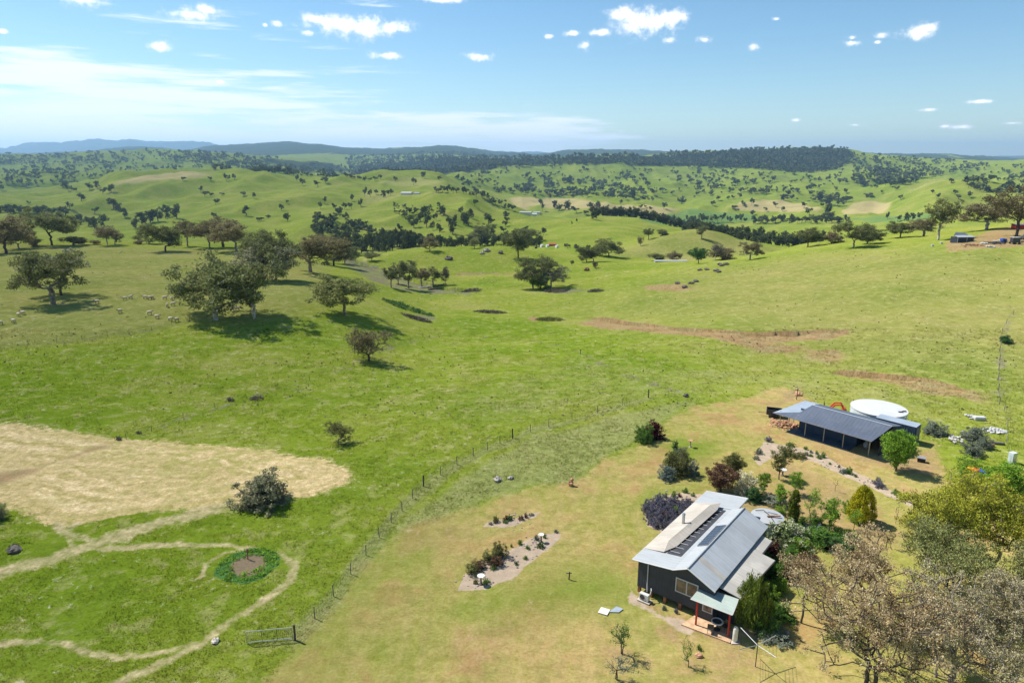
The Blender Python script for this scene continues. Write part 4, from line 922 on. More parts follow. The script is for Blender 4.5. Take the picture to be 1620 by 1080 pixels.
belt([(1085, 352), (1180, 352)], 14, 11, 9, 1000, 1)
belt([(1190, 353), (1250, 353), (1340, 353)], 22, 12, 12, 1000, 2)
belt([(935, 350), (990, 356), (1060, 362), (1110, 364)], 34, 16, 15, 850, 4)
belt([(960, 342), (1000, 346)], 9, 16, 16, 900, 3)
belt([(1020, 352), (1070, 352)], 9, 12, 12, 900, 2)
belt([(685, 302), (760, 312), (800, 330), (820, 342)], 20, 10, 10, 1100, 3)
belt([(720, 283), (745, 300), (770, 318), (800, 325)], 18, 8, 8, 1500, 3)
belt([(545, 286), (585, 290)], 10, 6, 8, 1500, 1)
belt([(370, 287), (430, 286), (480, 283), (540, 285)], 24, 7, 8, 1900, 1.5)
belt([(80, 290), (150, 293)], 10, 6, 8, 1900, 1)
belt([(1500, 385), (1560, 380)], 0, 5, 5, 500)
belt([(1310, 390), (1400, 385), (1470, 378)], 10, 18, 18, 500, 3)
belt([(0, 336), (90, 340)], 12, 11, 14, 650, 2)
FARL.sort(key=lambda t: -t[2] * t[3])
def far_place(u, v, ymin):
    try: return at(u, v, ymin)
    except Exception: return None
def region_label(u, v):
    if v > 366 and 520 < u < 880: return "dark gum in the river belt behind the knoll", "river belt gums behind the knoll"
    if v > 366 and u > 1080: return "dark gum in the creek belt below the right skyline", "creek belt gums below the right slope"
    if 930 < u < 1120 and v > 338: return "dark gum in the tree belt left of the green crop", "gums beside the green crop"
    if v > 345 and u > 1080: return "dark gum in the straight windbreak across the flats", "windbreak gums on the flats"
    if u < 330 and v > 318: return "dark gum in the fold behind the left plateau", "gums in the fold behind the left plateau"
    if u < 560 and v > 300: return "small gum scattered on the grassy left hills", "scattered gums on the left hills"
    if u < 560: return "tiny gum on the far left rolling hills", "tiny gums on the far left hills"
    if u < 790 and v > 330: return "round gum on the slope above the river belt", "gums on the slope above the river belt"
    if u < 790: return "small gum on the ridge around the far homestead", "gums on the homestead ridge"
    if u < 1160: return "small gum around the golden flats in the middle distance", "gums round the golden flats"
    if u < 1360: return "small gum on the hills right of the golden flats", "gums on the right hills"
    return "small gum on the conical hill at the right", "gums on the conical hill"
NIND = 232
rest = []
for i, (u, v, hp, wp, ym, sl) in enumerate(FARL):
    loc, h, w_ = size_at(u, v, hp, wp, ym)
    if i < NIND:
        lab, grp = region_label(u, v)
        kind = 'lowtall' if sl else 'low'
        put_tree(kind, i % VARS[kind], loc, h, w_, lab, 'far_gum', 'bark_dark', group=grp)
    else: rest.append((*loc, h, w_))

# --- woodland too far and dense to count: one mass
def inpoly(u, v, P):
    c = False
    for (x0, y0), (x1, y1) in zip(P, P[1:] + P[:1]):
        if (y0 > v) != (y1 > v) and u < (x1 - x0) * (v - y0) / (y1 - y0) + x0: c = not c
    return c
SC = [ # polygon, count, height m, ymin, clumping threshold
 ([(-40, 245), (180, 240), (240, 238), (340, 242), (420, 248), (520, 260), (540, 285), (380, 290), (330, 266), (190, 278), (120, 285), (-40, 300)], 800, 11, 1800, .50),
 ([(240, 240), (380, 243), (440, 262), (540, 262), (560, 275), (500, 277), (400, 268), (330, 262), (250, 250)], 380, 12, 2400, .35),
 ([(-40, 250), (60, 246), (150, 248), (200, 260), (60, 262), (-40, 260)], 160, 12, 2400, .3),
 ([(730, 268), (800, 258), (950, 255), (1100, 262), (1200, 265), (1290, 270), (1350, 268), (1340, 330), (1200, 312), (1100, 326), (1000, 330), (960, 322), (800, 310), (760, 300)], 420, 12, 2000, .52),
 ([(820, 285), (860, 275), (960, 290), (1000, 300), (1040, 308), (1020, 320), (950, 312), (860, 312), (815, 305)], 150, 13, 1600, .42),
 ([(1345, 245), (1400, 248), (1490, 252), (1560, 262), (1480, 280), (1440, 292), (1380, 300), (1350, 290)], 420, 12, 1900, .42),
 ([(1385, 270), (1440, 268), (1470, 275), (1440, 292), (1400, 295), (1380, 285)], 130, 12, 1900, .2),
 ([(1490, 255), (1620, 262), (1640, 300), (1560, 285), (1500, 275)], 70, 11, 1900, .5),
 ([(1520, 285), (1560, 285), (1620, 300), (1620, 325), (1560, 315), (1525, 300)], 50, 11, 1500, .45),
 ([(1100, 270), (1180, 275), (1200, 295), (1130, 300), (1110, 310), (1090, 290)], 70, 12, 2000, .4),
 ([(545, 250), (700, 240), (780, 245), (1000, 246), (1040, 258), (800, 265), (730, 274), (640, 286), (560, 284)], 2600, 14, 2800, .15),
 ([(1000, 262), (1050, 242), (1140, 240), (1200, 236), (1340, 235), (1350, 250), (1330, 268), (1280, 275), (1200, 268), (1100, 264)], 2600, 13, 2800, .1),
 ([(495, 340), (540, 338), (580, 355), (590, 372), (560, 388), (500, 380)], 170, 4.5, 500, .42),
 ([(620, 325), (700, 325), (690, 345), (630, 345)], 60, 3, 700, .4),
]
rr = random.Random(5)
TP = list(rest)
Pn = [np.random.default_rng(77 + k) for k in range(4)]
UNIT = []
for g in Pn:
    C = crown_points(9, g, 1.0, .28, 1.0, lobes=4)
    V, Fq = leaf_cloud(C, 4, .17, .36, g, .1, .9, .8)
    tv = np.array([[-.03, 0, -.05], [.03, 0, -.05], [.02, 0, .6], [-.02, 0, .6], [0, -.03, -.05], [0, .03, -.05], [0, .02, .6], [0, -.02, .6]])
    UNIT.append(np.concatenate([V, tv]))
for poly, cnt, hm_, ym, thr in SC:
    us = [p[0] for p in poly]; vs_ = [p[1] for p in poly]; k = 0; tries = 0
    while k < cnt and tries < cnt * 12:
        tries += 1; u = rr.uniform(min(us), max(us)); v = rr.uniform(min(vs_), max(vs_))
        if not inpoly(u, v, poly): continue
        if float(vnoise(np.array([u / 14.]), np.array([v / 5.]), 91)[0]) * .65 + rr.random() * .35 < thr: continue
        x, y, z = at(u, v, ym)
        h = hm_ * rr.choice((.6, .8, .9, 1.0, 1.1, 1.3, 1.7)) * rr.uniform(.85, 1.15); TP.append((x, y, z, h, h * rr.uniform(.8, 1.35))); k += 1
VV, FF = [], []; b = 0
for i, (x, y, z, h, w_) in enumerate(TP):
    U = UNIT[i % 4]; an = rr.uniform(0, 6.28); ca, sa = math.cos(an), math.sin(an)
    q = U * (w_ * 1.02, w_ * 1.02, h)
    VV.append(np.stack([q[:, 0] * ca - q[:, 1] * sa + x, q[:, 0] * sa + q[:, 1] * ca + y, q[:, 2] + z], 1)); FF.append(np.arange(len(U)).reshape(-1, 4) + b); b += len(U)
wood = mesh_np('woodland', np.concatenate(VV), np.concatenate(FF), M['far_gum'])
tag(wood, "dark open gum woodland scattered over the distant hills", 'woodland', kind='stuff')
# ------------------------------------------------------------------ the house
HR = empty('cottage', (10.75, 51.2, 0), R(-38.3), "charcoal weatherboard cottage with cream and grey metal roofs on timber stumps", 'house')
def hp(mb, name, mat, parent=None, **k): return mb.build(name, M[mat], parent or HR, **k)
wl_ = MB().prism_y([(0, .6), (5.25, .6), (5.25, 0), (6.75, 0), (6.75, 3.05), (4.55, 4.12), (3.3, 3.55), (0, 3.12)], 0, 12.0)
wl_.prism_y([(0, .6), (3.4, .6), (3.4, 3.5), (0, 3.12)], 12.003, 14.7)
wl_.box(6.753, 8.2, .95, 7.6, 0, 2.5); wl_.box(6.753, 7.4, 7.603, 10.2, 0, 2.6)
hp(wl_, 'wall', 'charcoal')
for t_ in (.16, 1.25, 2.55, 3.9): hp(MB().box(t_ - .12, t_ + .12, .03, .27, -.1, .597), 'stump', 'timber')
for w_ in (3, 6, 9, 12): hp(MB().box(.04, .26, w_, w_ + .22, -.1, .597), 'stump', 'timber')
rz_ = lambda t_: 3.25 + (t_ + .35) * .137
left = hp(MB().slab([(-.35, -.4, rz_(-.35)), (3.32, -.4, rz_(3.32)), (3.32, 12.0, rz_(3.32)), (-.35, 12.0, rz_(-.35))], .06).slab([(-.35, 12.003, rz_(-.35) + .05), (3.85, 12.003, rz_(3.85) + .05), (3.85, 15, rz_(3.85) + .05), (-.35, 15, rz_(-.35) + .05)], .08), 'roof', 'roof_pale')
hp(MB().slab([(-.33, 1.72, rz_(-.33) + .03), (1.5, 1.7, 3.62), (1.25, 3.0, 3.94), (-.33, 3.0, 3.3)], .03).slab([(-.33, 3.0, 3.3), (1.25, 3.0, 3.94), (1.75, 10.8, 4.24), (-.33, 10.8, 3.3)], .03).slab([(-.33, 10.8, 3.3), (1.75, 10.8, 4.24), (2.3, 12, 4.1), (-.33, 12, 3.3)], .03), 'raised_roof', 'roof_white')
hp(MB().slab([(1.5, 1.7, 3.66), (2.02, 3.0, 3.70), (1.25, 3.0, 3.97)], .03).slab([(1.25, 3.0, 3.97), (2.02, 3.0, 3.70), (2.45, 10.9, 3.96), (1.75, 10.8, 4.27)], .03).slab([(1.75, 10.8, 4.27), (2.45, 10.9, 3.96), (2.3, 12, 4.13)], .03), 'roof_hood', 'roof_white')
hp(MB().slab([(1.75, 1.75, rz_(1.75) + .03), (3.0, 1.75, rz_(3.0) + .03), (3.0, 11.65, rz_(3.0) + .03), (1.75, 11.65, rz_(1.75) + .03)], .03), 'dark_clerestory_sheet', 'steel_dark')  # flat dark sheet laid on the roof plane beside the hood, no opening cut
for i in range(12):
    w_ = 2.1 + i * .82
    s_ = MB().tube((2.0 + i * .02, w_, rz_(2.0) + .03), (1.9 + i * .035, w_, 3.78 + i * .015), .022, n=5).tube((1.9, w_, rz_(2) + .10), (2.75, w_, rz_(2.75) + .10), .02, n=5)
    hp(s_, 'strut', 'white')
hp(MB().slab([(3.323, -.4, 3.75), (4.55, -.4, 4.35), (4.55, 12.1, 4.35), (3.323, 12.1, 3.75)], .06), 'roof', 'roof_pale')
gr = hp(MB().slab([(4.553, -.4, 4.35), (6.9, -.4, 3.22), (6.9, 12.1, 3.22), (4.553, 12.1, 4.35)], .06), 'roof', 'roof_grey')
gz = lambda t_: 4.35 - (t_ - 4.55) * .481
hp(MB().slab([(4.62, 8.5, gz(4.62) + .012), (6.88, 8.5, gz(6.88) + .012), (6.88, 9.8, gz(6.88) + .012), (4.62, 9.8, gz(4.62) + .012)], .009), 'skylight_sheet', 'roof_pale')
hp(MB().slab([(4.62, 1.3, gz(4.62) + .008), (6.88, 1.3, gz(6.88) + .008), (6.88, 2.0, gz(6.88) + .008), (4.62, 2.0, gz(4.62) + .008)], .006), 'weathered_sheet', 'roof_low')
hp(MB().tube((4.55, -.42, 4.37), (4.55, 12.12, 4.37), .07, n=6), 'ridge_cap', 'roof_pale')
hp(MB().slab([(6.72, .75, 3.02), (8.5, .85, 2.62), (8.9, 7.9, 2.62), (6.72, 7.9, 3.02)], .07).slab([(6.72, 7.903, 3.0), (7.75, 7.903, 2.78), (7.75, 10.6, 2.78), (6.72, 10.6, 3.0)], .07), 'low_roof', 'roof_low')
hp(MB().path([(8.52, .85, 2.56), (8.93, 7.9, 2.56)], .06).path([(7.8, 7.95, 2.72), (7.8, 10.6, 2.72)], .06), 'gutter', 'steel_dark')
hp(MB().path([(-.36, -.42, 3.21), (3.32, -.42, 3.71), (4.55, -.42, 4.31), (6.92, -.42, 3.18)], .055).path([(-.38, -.42, 3.2), (-.38, 15.02, 3.2)], .055), 'fascia', 'white')
hp(MB().path([(-.36, 15.03, 3.3), (3.87, 15.03, 3.86), (3.9, 12.05, 3.86)], .07), 'fascia', 'roof_pale')
hp(MB().slab([(5.35, -1.3, 2.45), (8.62, -1.12, 2.40), (8.38, .74, 2.6), (5.45, .35, 2.68)], .05), 'awning', 'roof_green')
hp(MB().path([(5.33, -1.32, 2.40), (8.64, -1.14, 2.35), (8.40, .74, 2.55)], .05), 'awning_gutter', 'white')
for p_ in ((5.83, -1.1), (8.37, -.86)): hp(MB().box(p_[0] - .06, p_[0] + .06, p_[1] - .06, p_[1] + .06, 0, 2.37), 'post', 'red')
hp(MB().tube((.92, 6.7, 3.4), (.92, 6.7, 4.75), .13, n=14).tube((.92, 6.7, 4.76), (.92, 6.7, 4.9), .17, .12, n=14), 'flue', 'steel')
def window(x0, x1, z0, z1, mull):
    fr = MB().box(x0, x1, -.06, .0, z0, z0 + .08).box(x0, x1, -.06, 0, z1 - .08, z1).box(x0, x0 + .08, -.06, 0, z0 + .083, z1 - .083).box(x1 - .08, x1, -.06, 0, z0 + .083, z1 - .083)
    if mull: xm = (x0 + x1) / 2; fr.box(xm - .04, xm + .04, -.06, 0, z0 + .083, z1 - .083)
    f_ = hp(fr, 'window', 'white'); MB().box(x0 + .083, x1 - .083, -.03, -.012, z0 + .085, z1 - .085).build('pane', M['glass'], f_)
window(3.45, 5.4, 1.62, 2.92, True); window(5.85, 6.7, .85, 1.75, False)
hp(MB().path([(.95, -.07, 3.1), (.95, -.07, 1.2), (1.05, -.2, .55)], .045), 'downpipe', 'white')
ar = hp(MB().slab([(3.45, 3.9, 3.90), (4.4, 3.9, 4.35), (4.4, 8.1, 4.35), (3.45, 8.1, 3.90)], .03), 'solar_array', 'steel')
for i in range(8):
    w_ = 3.93 + i * .52; MB().slab([(3.49, w_, 3.93), (4.36, w_, 4.342), (4.36, w_ + .47, 4.342), (3.49, w_ + .47, 3.93)], .01).build('solar_panel', M['panel'], ar)

def hw(t_, w_, z_=0):  # house local to world
    c, s = math.cos(R(-38.3)), math.sin(R(-38.3)); return (10.75 + t_ * c - w_ * s, 51.2 + t_ * s + w_ * c, z_)
def gz_(x, y): return float(ground_z(x, y))
def on(name, loc, rz, label, cat, group=None): return empty(name, loc, rz, label, cat, group)
a = on('air_conditioner', hw(1.1, -.75, .05), R(-38.3), "white outdoor air conditioning unit on a concrete pad by the stumps", 'air conditioner')
MB().box(-.55, .6, -.32, .32, 0, .06).build('pad', M['concrete'], a); MB().box(-.42, .42, -.17, .17, .09, .68).build('case', M['white'], a, bevel=.03)
MB().tube((-.12, -.175, .38), (-.12, -.2, .38), .22, n=18).build('fan_guard', M['steel_dark'], a); MB().path([(.38, .18, .55), (.42, .35, .9), (.3, .55, 1.0)], .04).build('pipe', M['white'], a)
pt = MB().slab([(4.9, -1.75, .13), (8.75, -1.45, .13), (8.75, -.02, .13), (5.27, -.02, .13)], .2).build('patio', M['paver'], None, loc=(10.75, 51.2, 0), rz=R(-38.3)); tag(pt, "small terracotta paved patio under the pale green awning", 'patio', kind='structure')
g = on('gas_bottle', hw(8.95, -.95, .0), 0, "tall pale gas bottle standing beside the right red post", 'gas bottle')
MB().box(-.35, .35, -.35, .35, -.05, .1).build('pad', M['concrete'], g); MB().lathe([(.17, .1), (.2, .2), (.2, 1.15), (.15, 1.3), (.07, 1.36), (.07, 1.45)], 18).build('cylinder', M['cream_p'], g, smooth=True); MB().tube((0, 0, 1.45), (0, 0, 1.5), .1, n=10).build('valve', M['steel_dark'], g)
tb = on('patio_table', hw(7.35, -.6, .13), 0, "round white-rimmed patio table in the shade of the awning", 'table')
MB().lathe([(.28, 0), (.28, .03), (.04, .05), (.04, .68), (.42, .7), (.42, .72)], 20).build('pedestal', M['steel_dark'], tb)
tr_ = MB()
for i in range(24):
    a0, a1 = 2 * math.pi * i / 24, 2 * math.pi * (i + 1) / 24
    tr_.tube((.42 * math.cos(a0), .42 * math.sin(a0), .73), (.42 * math.cos(a1), .42 * math.sin(a1), .73), .06, n=6)
tr_.build('rim', M['white'], tb)
def chair(loc, rz, label):
    c = on('patio_chair', loc, rz, label, 'chair'); MB().box(-.24, .24, -.24, .24, .42, .46).build('seat', M['steel_dark'], c)
    MB().box(-.24, .24, .22, .25, .5, .9).build('backrest', M['steel_dark'], c)
    for sx in (-.21, .21):
        for sy in (-.21, .21): MB().tube((sx, sy, 0), (sx, sy, .42), .018, n=5).build('leg', M['steel_dark'], c)
chair(hw(7.1, -1.25, .13), R(160), "dark chair on the near side of the patio table"); chair(hw(7.9, -.35, .13), R(-70), "dark chair between the patio table and the wall")
# clothes hoist
hx, hy = 17.85, 42.2; hz_ = gz_(hx, hy); a = on('clothes_hoist', (hx, hy, hz_), R(25), "rotary clothes hoist with four arms and wire lines on the lawn", 'clothes hoist')
MB().tube((0, 0, 0), (0, 0, 1.95), .035, n=8).build('pole', M['steel_dark'], a)
ends = [(1.75 * math.cos(R(k)), 1.75 * math.sin(R(k)), 2.12) for k in (0, 90, 180, 270)]
for e_ in ends: MB().tube((0, 0, 1.85), e_, .028, n=6).build('arm', M['steel'], a)
ln = MB()
for f_ in (1, .82, .64, .46):
    for i in range(4): p0, p1 = Vector(ends[i]), Vector(ends[(i + 1) % 4]); o_ = Vector((0, 0, 1.85)); ln.tube(o_ + (p0 - o_) * f_, o_ + (p1 - o_) * f_, .008, n=4, cap=False)
ln.build('line', M['steel_dark'], a)
# flat sheets on the lawn
x, y, z = at(966, 966); o = MB().slab([(-.5, -.25, .09), (.25, -.5, .09), (.5, .25, .09), (-.25, .5, .09)], .04).build('paving_slab', M['cream_p'], loc=(x - .55, y - .1, z), rz=R(-8)); tag(o, "cream slab lying flat on the lawn left of the grey sheet", 'slab')
o = MB().slab([(-.6, -.3, .08), (.2, -.35, .08), (.62, .1, .08), (.1, .42, .08)], .04).build('metal_sheet', M['roof_bluelight'], loc=(x + .45, y + .1, z), rz=0); tag(o, "blue grey metal sheet lying beside the cream slab", 'sheet')
# rain tank behind the house
def tank(name, x, y, z, r, h, label, wall, lid, cat='water tank'):
    a = on(name, (x, y, z), 0, label, cat)
    MB().lathe([(r, -.6), (r, h)], 48).build('wall', M[wall], a, smooth=False); MB().lathe([(r + .06, h + .005), (r + .06, h + .07), (r * .6, h + .16), (.3, h + .22)], 48).build('lid', M[lid], a)
    return a
c_ = flat(1214, 817, 2.0); a = tank('rain_tank', c_[0], c_[1], gz_(*c_), 1.5, 2.0, "round pale rainwater tank behind the cottage with a plank on top", 'tank_wall', 'roof_pale')
MB().box(-.2, 1.1, -.5, -.35, 2.27, 2.35).build('plank', M['timber'], a); MB().path([(-.9, .9, 2.2), (-.2, .7, 2.35), (0, .2, 2.3), (.1, -.4, 2.3), (.15, -1.3, 2.2)], .035).path([(.1, .3, 2.33), (1.0, .1, 2.2)], .025).build('hose', M['black'], a)
# ------------------------------------------------------------------ machinery shed, container, big tank
E0 = (35.7, 87.2); ux, uy, nx, ny = .663, -.749, .749, .663; SR = math.atan2(uy, ux)
def sw_(s, t_, z_=0): return (E0[0] + s * ux + t_ * nx, E0[1] + s * uy + t_ * ny, z_)
S = empty('farm_shed', (E0[0], E0[1], 0), SR, "long open-fronted farm shed with slate blue metal roof and paler lean-to", 'shed')
def shp(mb, name, mat, **k): return mb.build(name, M[mat], S, **k)
shp(MB().slab([(-.35, .3, 2.45), (12.65, .1, 2.45), (13.05, 2.1, 2.98), (2.6, 1.85, 2.95)], .05).slab([(2.6, 1.853, 2.953), (13.05, 2.103, 2.983), (13.5, 3.8, 3.68), (3.3, 3.8, 3.68)], .05).slab([(3.3, 3.803, 3.68), (13.5, 3.803, 3.68), (13.4, 7.6, 2.75), (2.7, 7.6, 2.75)], .05), 'roof', 'roof_blue')
shp(MB().slab([(-.35, .303, 2.455), (2.597, 1.85, 2.955), (3.297, 3.8, 3.5), (2.69, 7.6, 2.78), (.35, 8.1, 2.5)], .05), 'lean_to_roof', 'roof_bluelight')
shp(MB().tube((3.3, 3.8, 3.7), (13.5, 3.8, 3.7), .08, n=6), 'ridge_cap', 'roof_bluelight'); shp(MB().path([(-.37, .27, 2.42), (12.67, .07, 2.42)], .05), 'gutter', 'steel_dark')
for s_ in (.3, 1.6, 3.9, 6.4, 8.9, 12.1): shp(MB().tube((s_, 1.2, -.3), (s_, 1.2, 2.68), .055, n=8), 'post', 'steel')
for t_ in (4.5, 7.4): shp(MB().tube((.7, t_, -.3), (.7, t_, 2.6), .055, n=8), 'post', 'steel')
shp(MB().box(2.2, 9.8, 3.0, 3.06, -.2, 3.15).box(2.2, 2.26, 3.063, 7.3, -.2, 2.7).box(2.2, 12.9, 7.3, 7.36, -.2, 2.78).box(9.8, 9.86, 3.063, 7.29, -.2, 2.8), 'wall', 'shed_wall')
shp(MB().box(12.9, 12.96, 2.2, 7.36, -.2, 2.72), 'gable_wall', 'charcoal')
shp(MB().box(1.6, 9.8, 1.0, 3.0, -.3, .12), 'floor_slab', 'slab_blue')
cx, cy, _ = sw_(12.2, 9.8); C_ = empty('shipping_container', (cx, cy, gz_(cx, cy)), SR + R(2), "dark blue shipping container parked behind the shed", 'container')
bd = MB().box(-2.45, 2.45, -.9, .9, .1, 2.5)
for i in range(24): bd.box(-2.35 + i * .2, -2.25 + i * .2, -.94, -.903, .2, 2.4)
bd.build('body', M['shed_wall'], C_); MB().box(-2.47, 2.47, -.95, .93, 2.503, 2.56).build('roof', M['roof_bluelight'], C_)
dr = MB().box(2.453, 2.5, -.88, -.02, .15, 2.45).box(2.453, 2.5, .02, .88, .15, 2.45).build('door', M['shed_wall'], C_)
lb = MB()
for t_ in (-.6, -.25, .25, .6): lb.tube((2.54, t_, .2), (2.54, t_, 2.4), .025, n=6)
lb.build('lock_bar', M['steel'], dr)
tx, ty = flat(1390.5, 645, 2.35); BT = tank('water_tank', tx, ty, gz_(tx, ty), 3.55, 2.3, "very large round water tank with a white lid behind the shed", 'tank_wall', 'tank_white')
MB().box(1.7, 2.3, -2.0, -1.7, 2.45, 2.52).box(2.45, 2.9, -1.7, -1.45, 2.45, 2.52).build('hatch', M['steel_dark'], BT)
MB().tube((1.9, -3.3, 0), (1.9, -3.3, 2.3), .05).build('pipe', M['white'], BT)
# stored things round the shed
def car_wheel(mb, x, y, r): mb.tube((x, y - .1, r), (x, y + .1, r), r, n=14)
def trailer(loc, rz, label, mat, L=2.2, W=1.4, hgt=.6):
    a = on('trailer', loc, rz, label, 'trailer'); b_ = MB().box(-L / 2, L / 2, -W / 2, W / 2, .45, .52)
    b_.box(-L / 2, L / 2, -W / 2, -W / 2 + .05, .523, .523 + hgt).box(-L / 2, L / 2, W / 2 - .05, W / 2, .523, .523 + hgt).box(-L / 2, -L / 2 + .05, -W / 2 + .053, W / 2 - .053, .523, .523 + hgt).box(L / 2 - .05, L / 2, -W / 2 + .053, W / 2 - .053, .523, .523 + hgt)
    b_.build('tray', M[mat], a)
    for s_ in (-1, 1): w_ = MB(); car_wheel(w_, 0, s_ * (W / 2 + .12), .32); w_.build('wheel', M['black'], a)
    MB().tube((L / 2, 0, .48), (L / 2 + 1.1, 0, .45), .04).build('drawbar', M['steel_dark'], a); return a
x, y, z = at(1224, 659); trailer((x, y, z), R(160), "dark box trailer standing left of the shed's lean-to", 'steel_dark', 2.1, 1.3, .7)
x, y, z = sw_(1.9, 12.3, 0); a = on('loader', (x, y, gz_(x, y) - .35), R(-20), "orange loader whose raised arm shows over the shed roof", 'loader')
MB().box(-1.0, .9, -.6, .6, .45, 1.1).build('body', M['orange'], a, bevel=.06); MB().path([(.2, .45, 1.0), (.9, .45, 1.9), (1.7, .45, 2.0), (2.1, .45, 1.4)], .12, 6).path([(.2, -.45, 1.0), (.9, -.45, 1.9), (1.7, -.45, 2.0), (2.1, -.45, 1.4)], .12, 6).build('arm', M['orange'], a)
MB().prism_y([(1.9, .9), (2.5, .9), (2.6, 1.0), (2.2, 1.55), (1.95, 1.5)], -.7, .7).build('bucket', M['orange'], a)
for sx in (-.6, .6):
    for sy in (-.75, .75): w_ = MB(); car_wheel(w_, sx, sy, .45); w_.build('wheel', M['black'], a)
for s_ in (-.6, .6): MB().tube((-.5, s_ * .8, 1.1), (-.5, s_ * .8, 2.0), .04).build('cab_post', M['black'], a)
sr = random.Random(3)
hp_ = MB()
for i in range(170):
    s_ = sr.gauss(0, 1.2); t_ = sr.gauss(0, .8); r_ = sr.uniform(.1, .26); d_ = math.exp(-(s_ ** 2 / 3 + t_ ** 2 / 1.3)); q = sw_(.1 + s_ * .9, 3.1 + t_); hp_.blob((q[0], q[1], gz_(q[0], q[1]) + .55 * d_ * sr.random()), (r_, r_ * sr.uniform(.7, 1), r_ * .6), i, .3, 6, 4)
o = hp_.build('stone_heap', M['stone_orange']); tag(o, "spread of loose orange stones under the shed's lean-to", 'stone heap', kind='stuff')
x, y, z = at(1457, 730); a = on('storage_tub', (x, y, z), R(-30), "small black storage tub on the bare earth right of the green tree", 'tub')
MB().prism_y([(-.4, 0), (.4, 0), (.45, .5), (-.45, .5)], -.3, .3).build('tub', M['black'], a); MB().box(-.48, .48, -.33, .33, .503, .57).build('lid', M['steel'], a)
# blobs in the open bay
x, y, z = sw_(10.9, 3.6); o = MB().blob((0, 0, .35), (.4, .4, .42), 2, .06).blob((.0, 0, .85), (.2, .2, .2), 3, .05).build('feed_bag', M['rubble'], loc=(x, y, .02)); tag(o, "pale tied feed bag standing in the open right bay of the shed", 'bag')
# wheelie bins
def bin_(u, v, lid, label):
    x, y, z = at(u, v); a = on('wheelie_bin', (x, y, z), R(40), label, 'bin', 'bins between the green bushes')
    MB().prism_y([(-.22, .05), (.22, .05), (.3, .95), (-.3, .95)], -.28, .28).build('body', M['black'], a); MB().prism_y([(-.34, .953), (.34, .953), (.3, 1.06), (-.3, 1.06)], -.33, .33).build('lid', M[lid], a)
    w_ = MB(); car_wheel(w_, -.2, .3, .12); car_wheel(w_, -.2, -.3, .12); w_.build('wheel', M['black'], a)
bin_(1534, 752, 'yellow_p', "bin with a yellow lid by the light green bushes"); bin_(1541, 755, 'red_p', "bin with a red lid beside the yellow-lidded one"); bin_(1553, 757, 'blue_p', "bin with a bright blue lid, rightmost of the bins")
# pale junk right of the container
def pile(u, v, n, sp_, mat, label, name='rubble_pile', sd=1, r0=.12, r1=.32):
    x, y, z = at(u, v); r_ = random.Random(sd); m_ = MB()
    for i in range(n):
        dx_, dy_ = r_.gauss(0, sp_), r_.gauss(0, sp_ * .8); q = r_.uniform(r0, r1)
        if i % 3 or r1 < .13: m_.blob((dx_, dy_, q * .4 + (.3 if r1 > .13 else 0) * math.exp(-(dx_ ** 2 + dy_ ** 2) / sp_ ** 2)), (q, q * .8, q * .5), i + sd, .3, 6, 4)
        else: m_.slab([(dx_ - q, dy_ - q * .6, .35 * r_.random() + .1), (dx_ + q * .8, dy_ - q * .5, .35 * r_.random() + .1), (dx_ + q, dy_ + q * .6, .3), (dx_ - q * .7, dy_ + q * .7, .3)], .06)
    o = m_.build(name, M[mat], loc=(x, y, z)); return tag(o, label, name.replace('_', ' '), kind='stuff')
pile(1573, 682, 60, .6, 'white', "heap of white offcuts and plastic by the right fence", sd=4)
pile(1536, 660, 26, .35, 'white', "small white scrap heap left of the white crate", sd=5)
pile(1507, 695, 22, .9, 'rubble', "pale rubble strip at the foot of the silvery bush", sd=6); pile(1533, 690, 16, .5, 'white', "white scraps on the left of the silver shrub", sd=8)
x, y, z = at(1549, 664); o = MB().box(-.75, .75, -.35, .35, 0, .55).build('white_crate', M['white'], loc=(x, y, z), rz=R(-5), bevel=.08); tag(o, "long white crate lying in the grass near the right fence", 'crate')
for u, v, lab, L in [(1566, 706, "short thick cut log behind the silver bushes", .5), (1578, 703, "longer grey log lying right of the short one", .8)]:
    x, y, z = at(u, v); o = MB().tube((-L, 0, .2), (L, .1, .2), .2, .17, 12).build('log', M['timber_grey'] if L > .6 else M['timber'], loc=(x, y, z), rz=R(-15)); tag(o, lab, 'log')
x, y, z = at(1600, 732); a = on('grey_cabinet', (x, y, z), R(20), "tall grey rusted cabinet in the grass near the right edge", 'cabinet')
MB().box(-.35, .35, -.3, .3, 0, 1.4).build('body', M['tank_wall'], a); MB().box(-.3, .3, -.33, -.303, .1, 1.3).build('door', M['steel'], a)
# bird baths, sculpture, bench-like things in the garden
def birdbath(u, v, label, h=.8, bowl='white', stem='stone', r=.32):
    x, y, z = at(u, v); a = on('bird_bath', (x, y, z), 0, label, 'bird bath'); MB().lathe([(.2, 0), (.16, .08), (.08, .15), (.07, h - .12), (.14, h - .05)], 14).build('pedestal', M[stem], a)
    MB().lathe([(.12, h - .05), (r, h + .05), (r, h + .1), (r - .06, h + .09), (.1, h + .04)], 20).build('bowl', M[bowl], a)
birdbath(1238, 752, "white bird bath in the lawn between young trees", .7, 'white', 'steel_dark', .42)
birdbath(761, 924, "pale bird bath at the lower end of the large gravel bed", .8, 'cream_p', 'stone_dark', .33)
birdbath(856, 857, "pale bird bath at the upper end of the large gravel bed", .75, 'cream_p', 'stone_dark', .28)
birdbath(1092, 707, "stone bird bath on the bright green grass above the shrubs", .85, 'stone_orange', 'stone', .3)
x, y, z = at(1293, 850); a = on('garden_figure', (x, y, z), 0, "slate blue heron-shaped garden figure among the shrubs", 'garden figure')
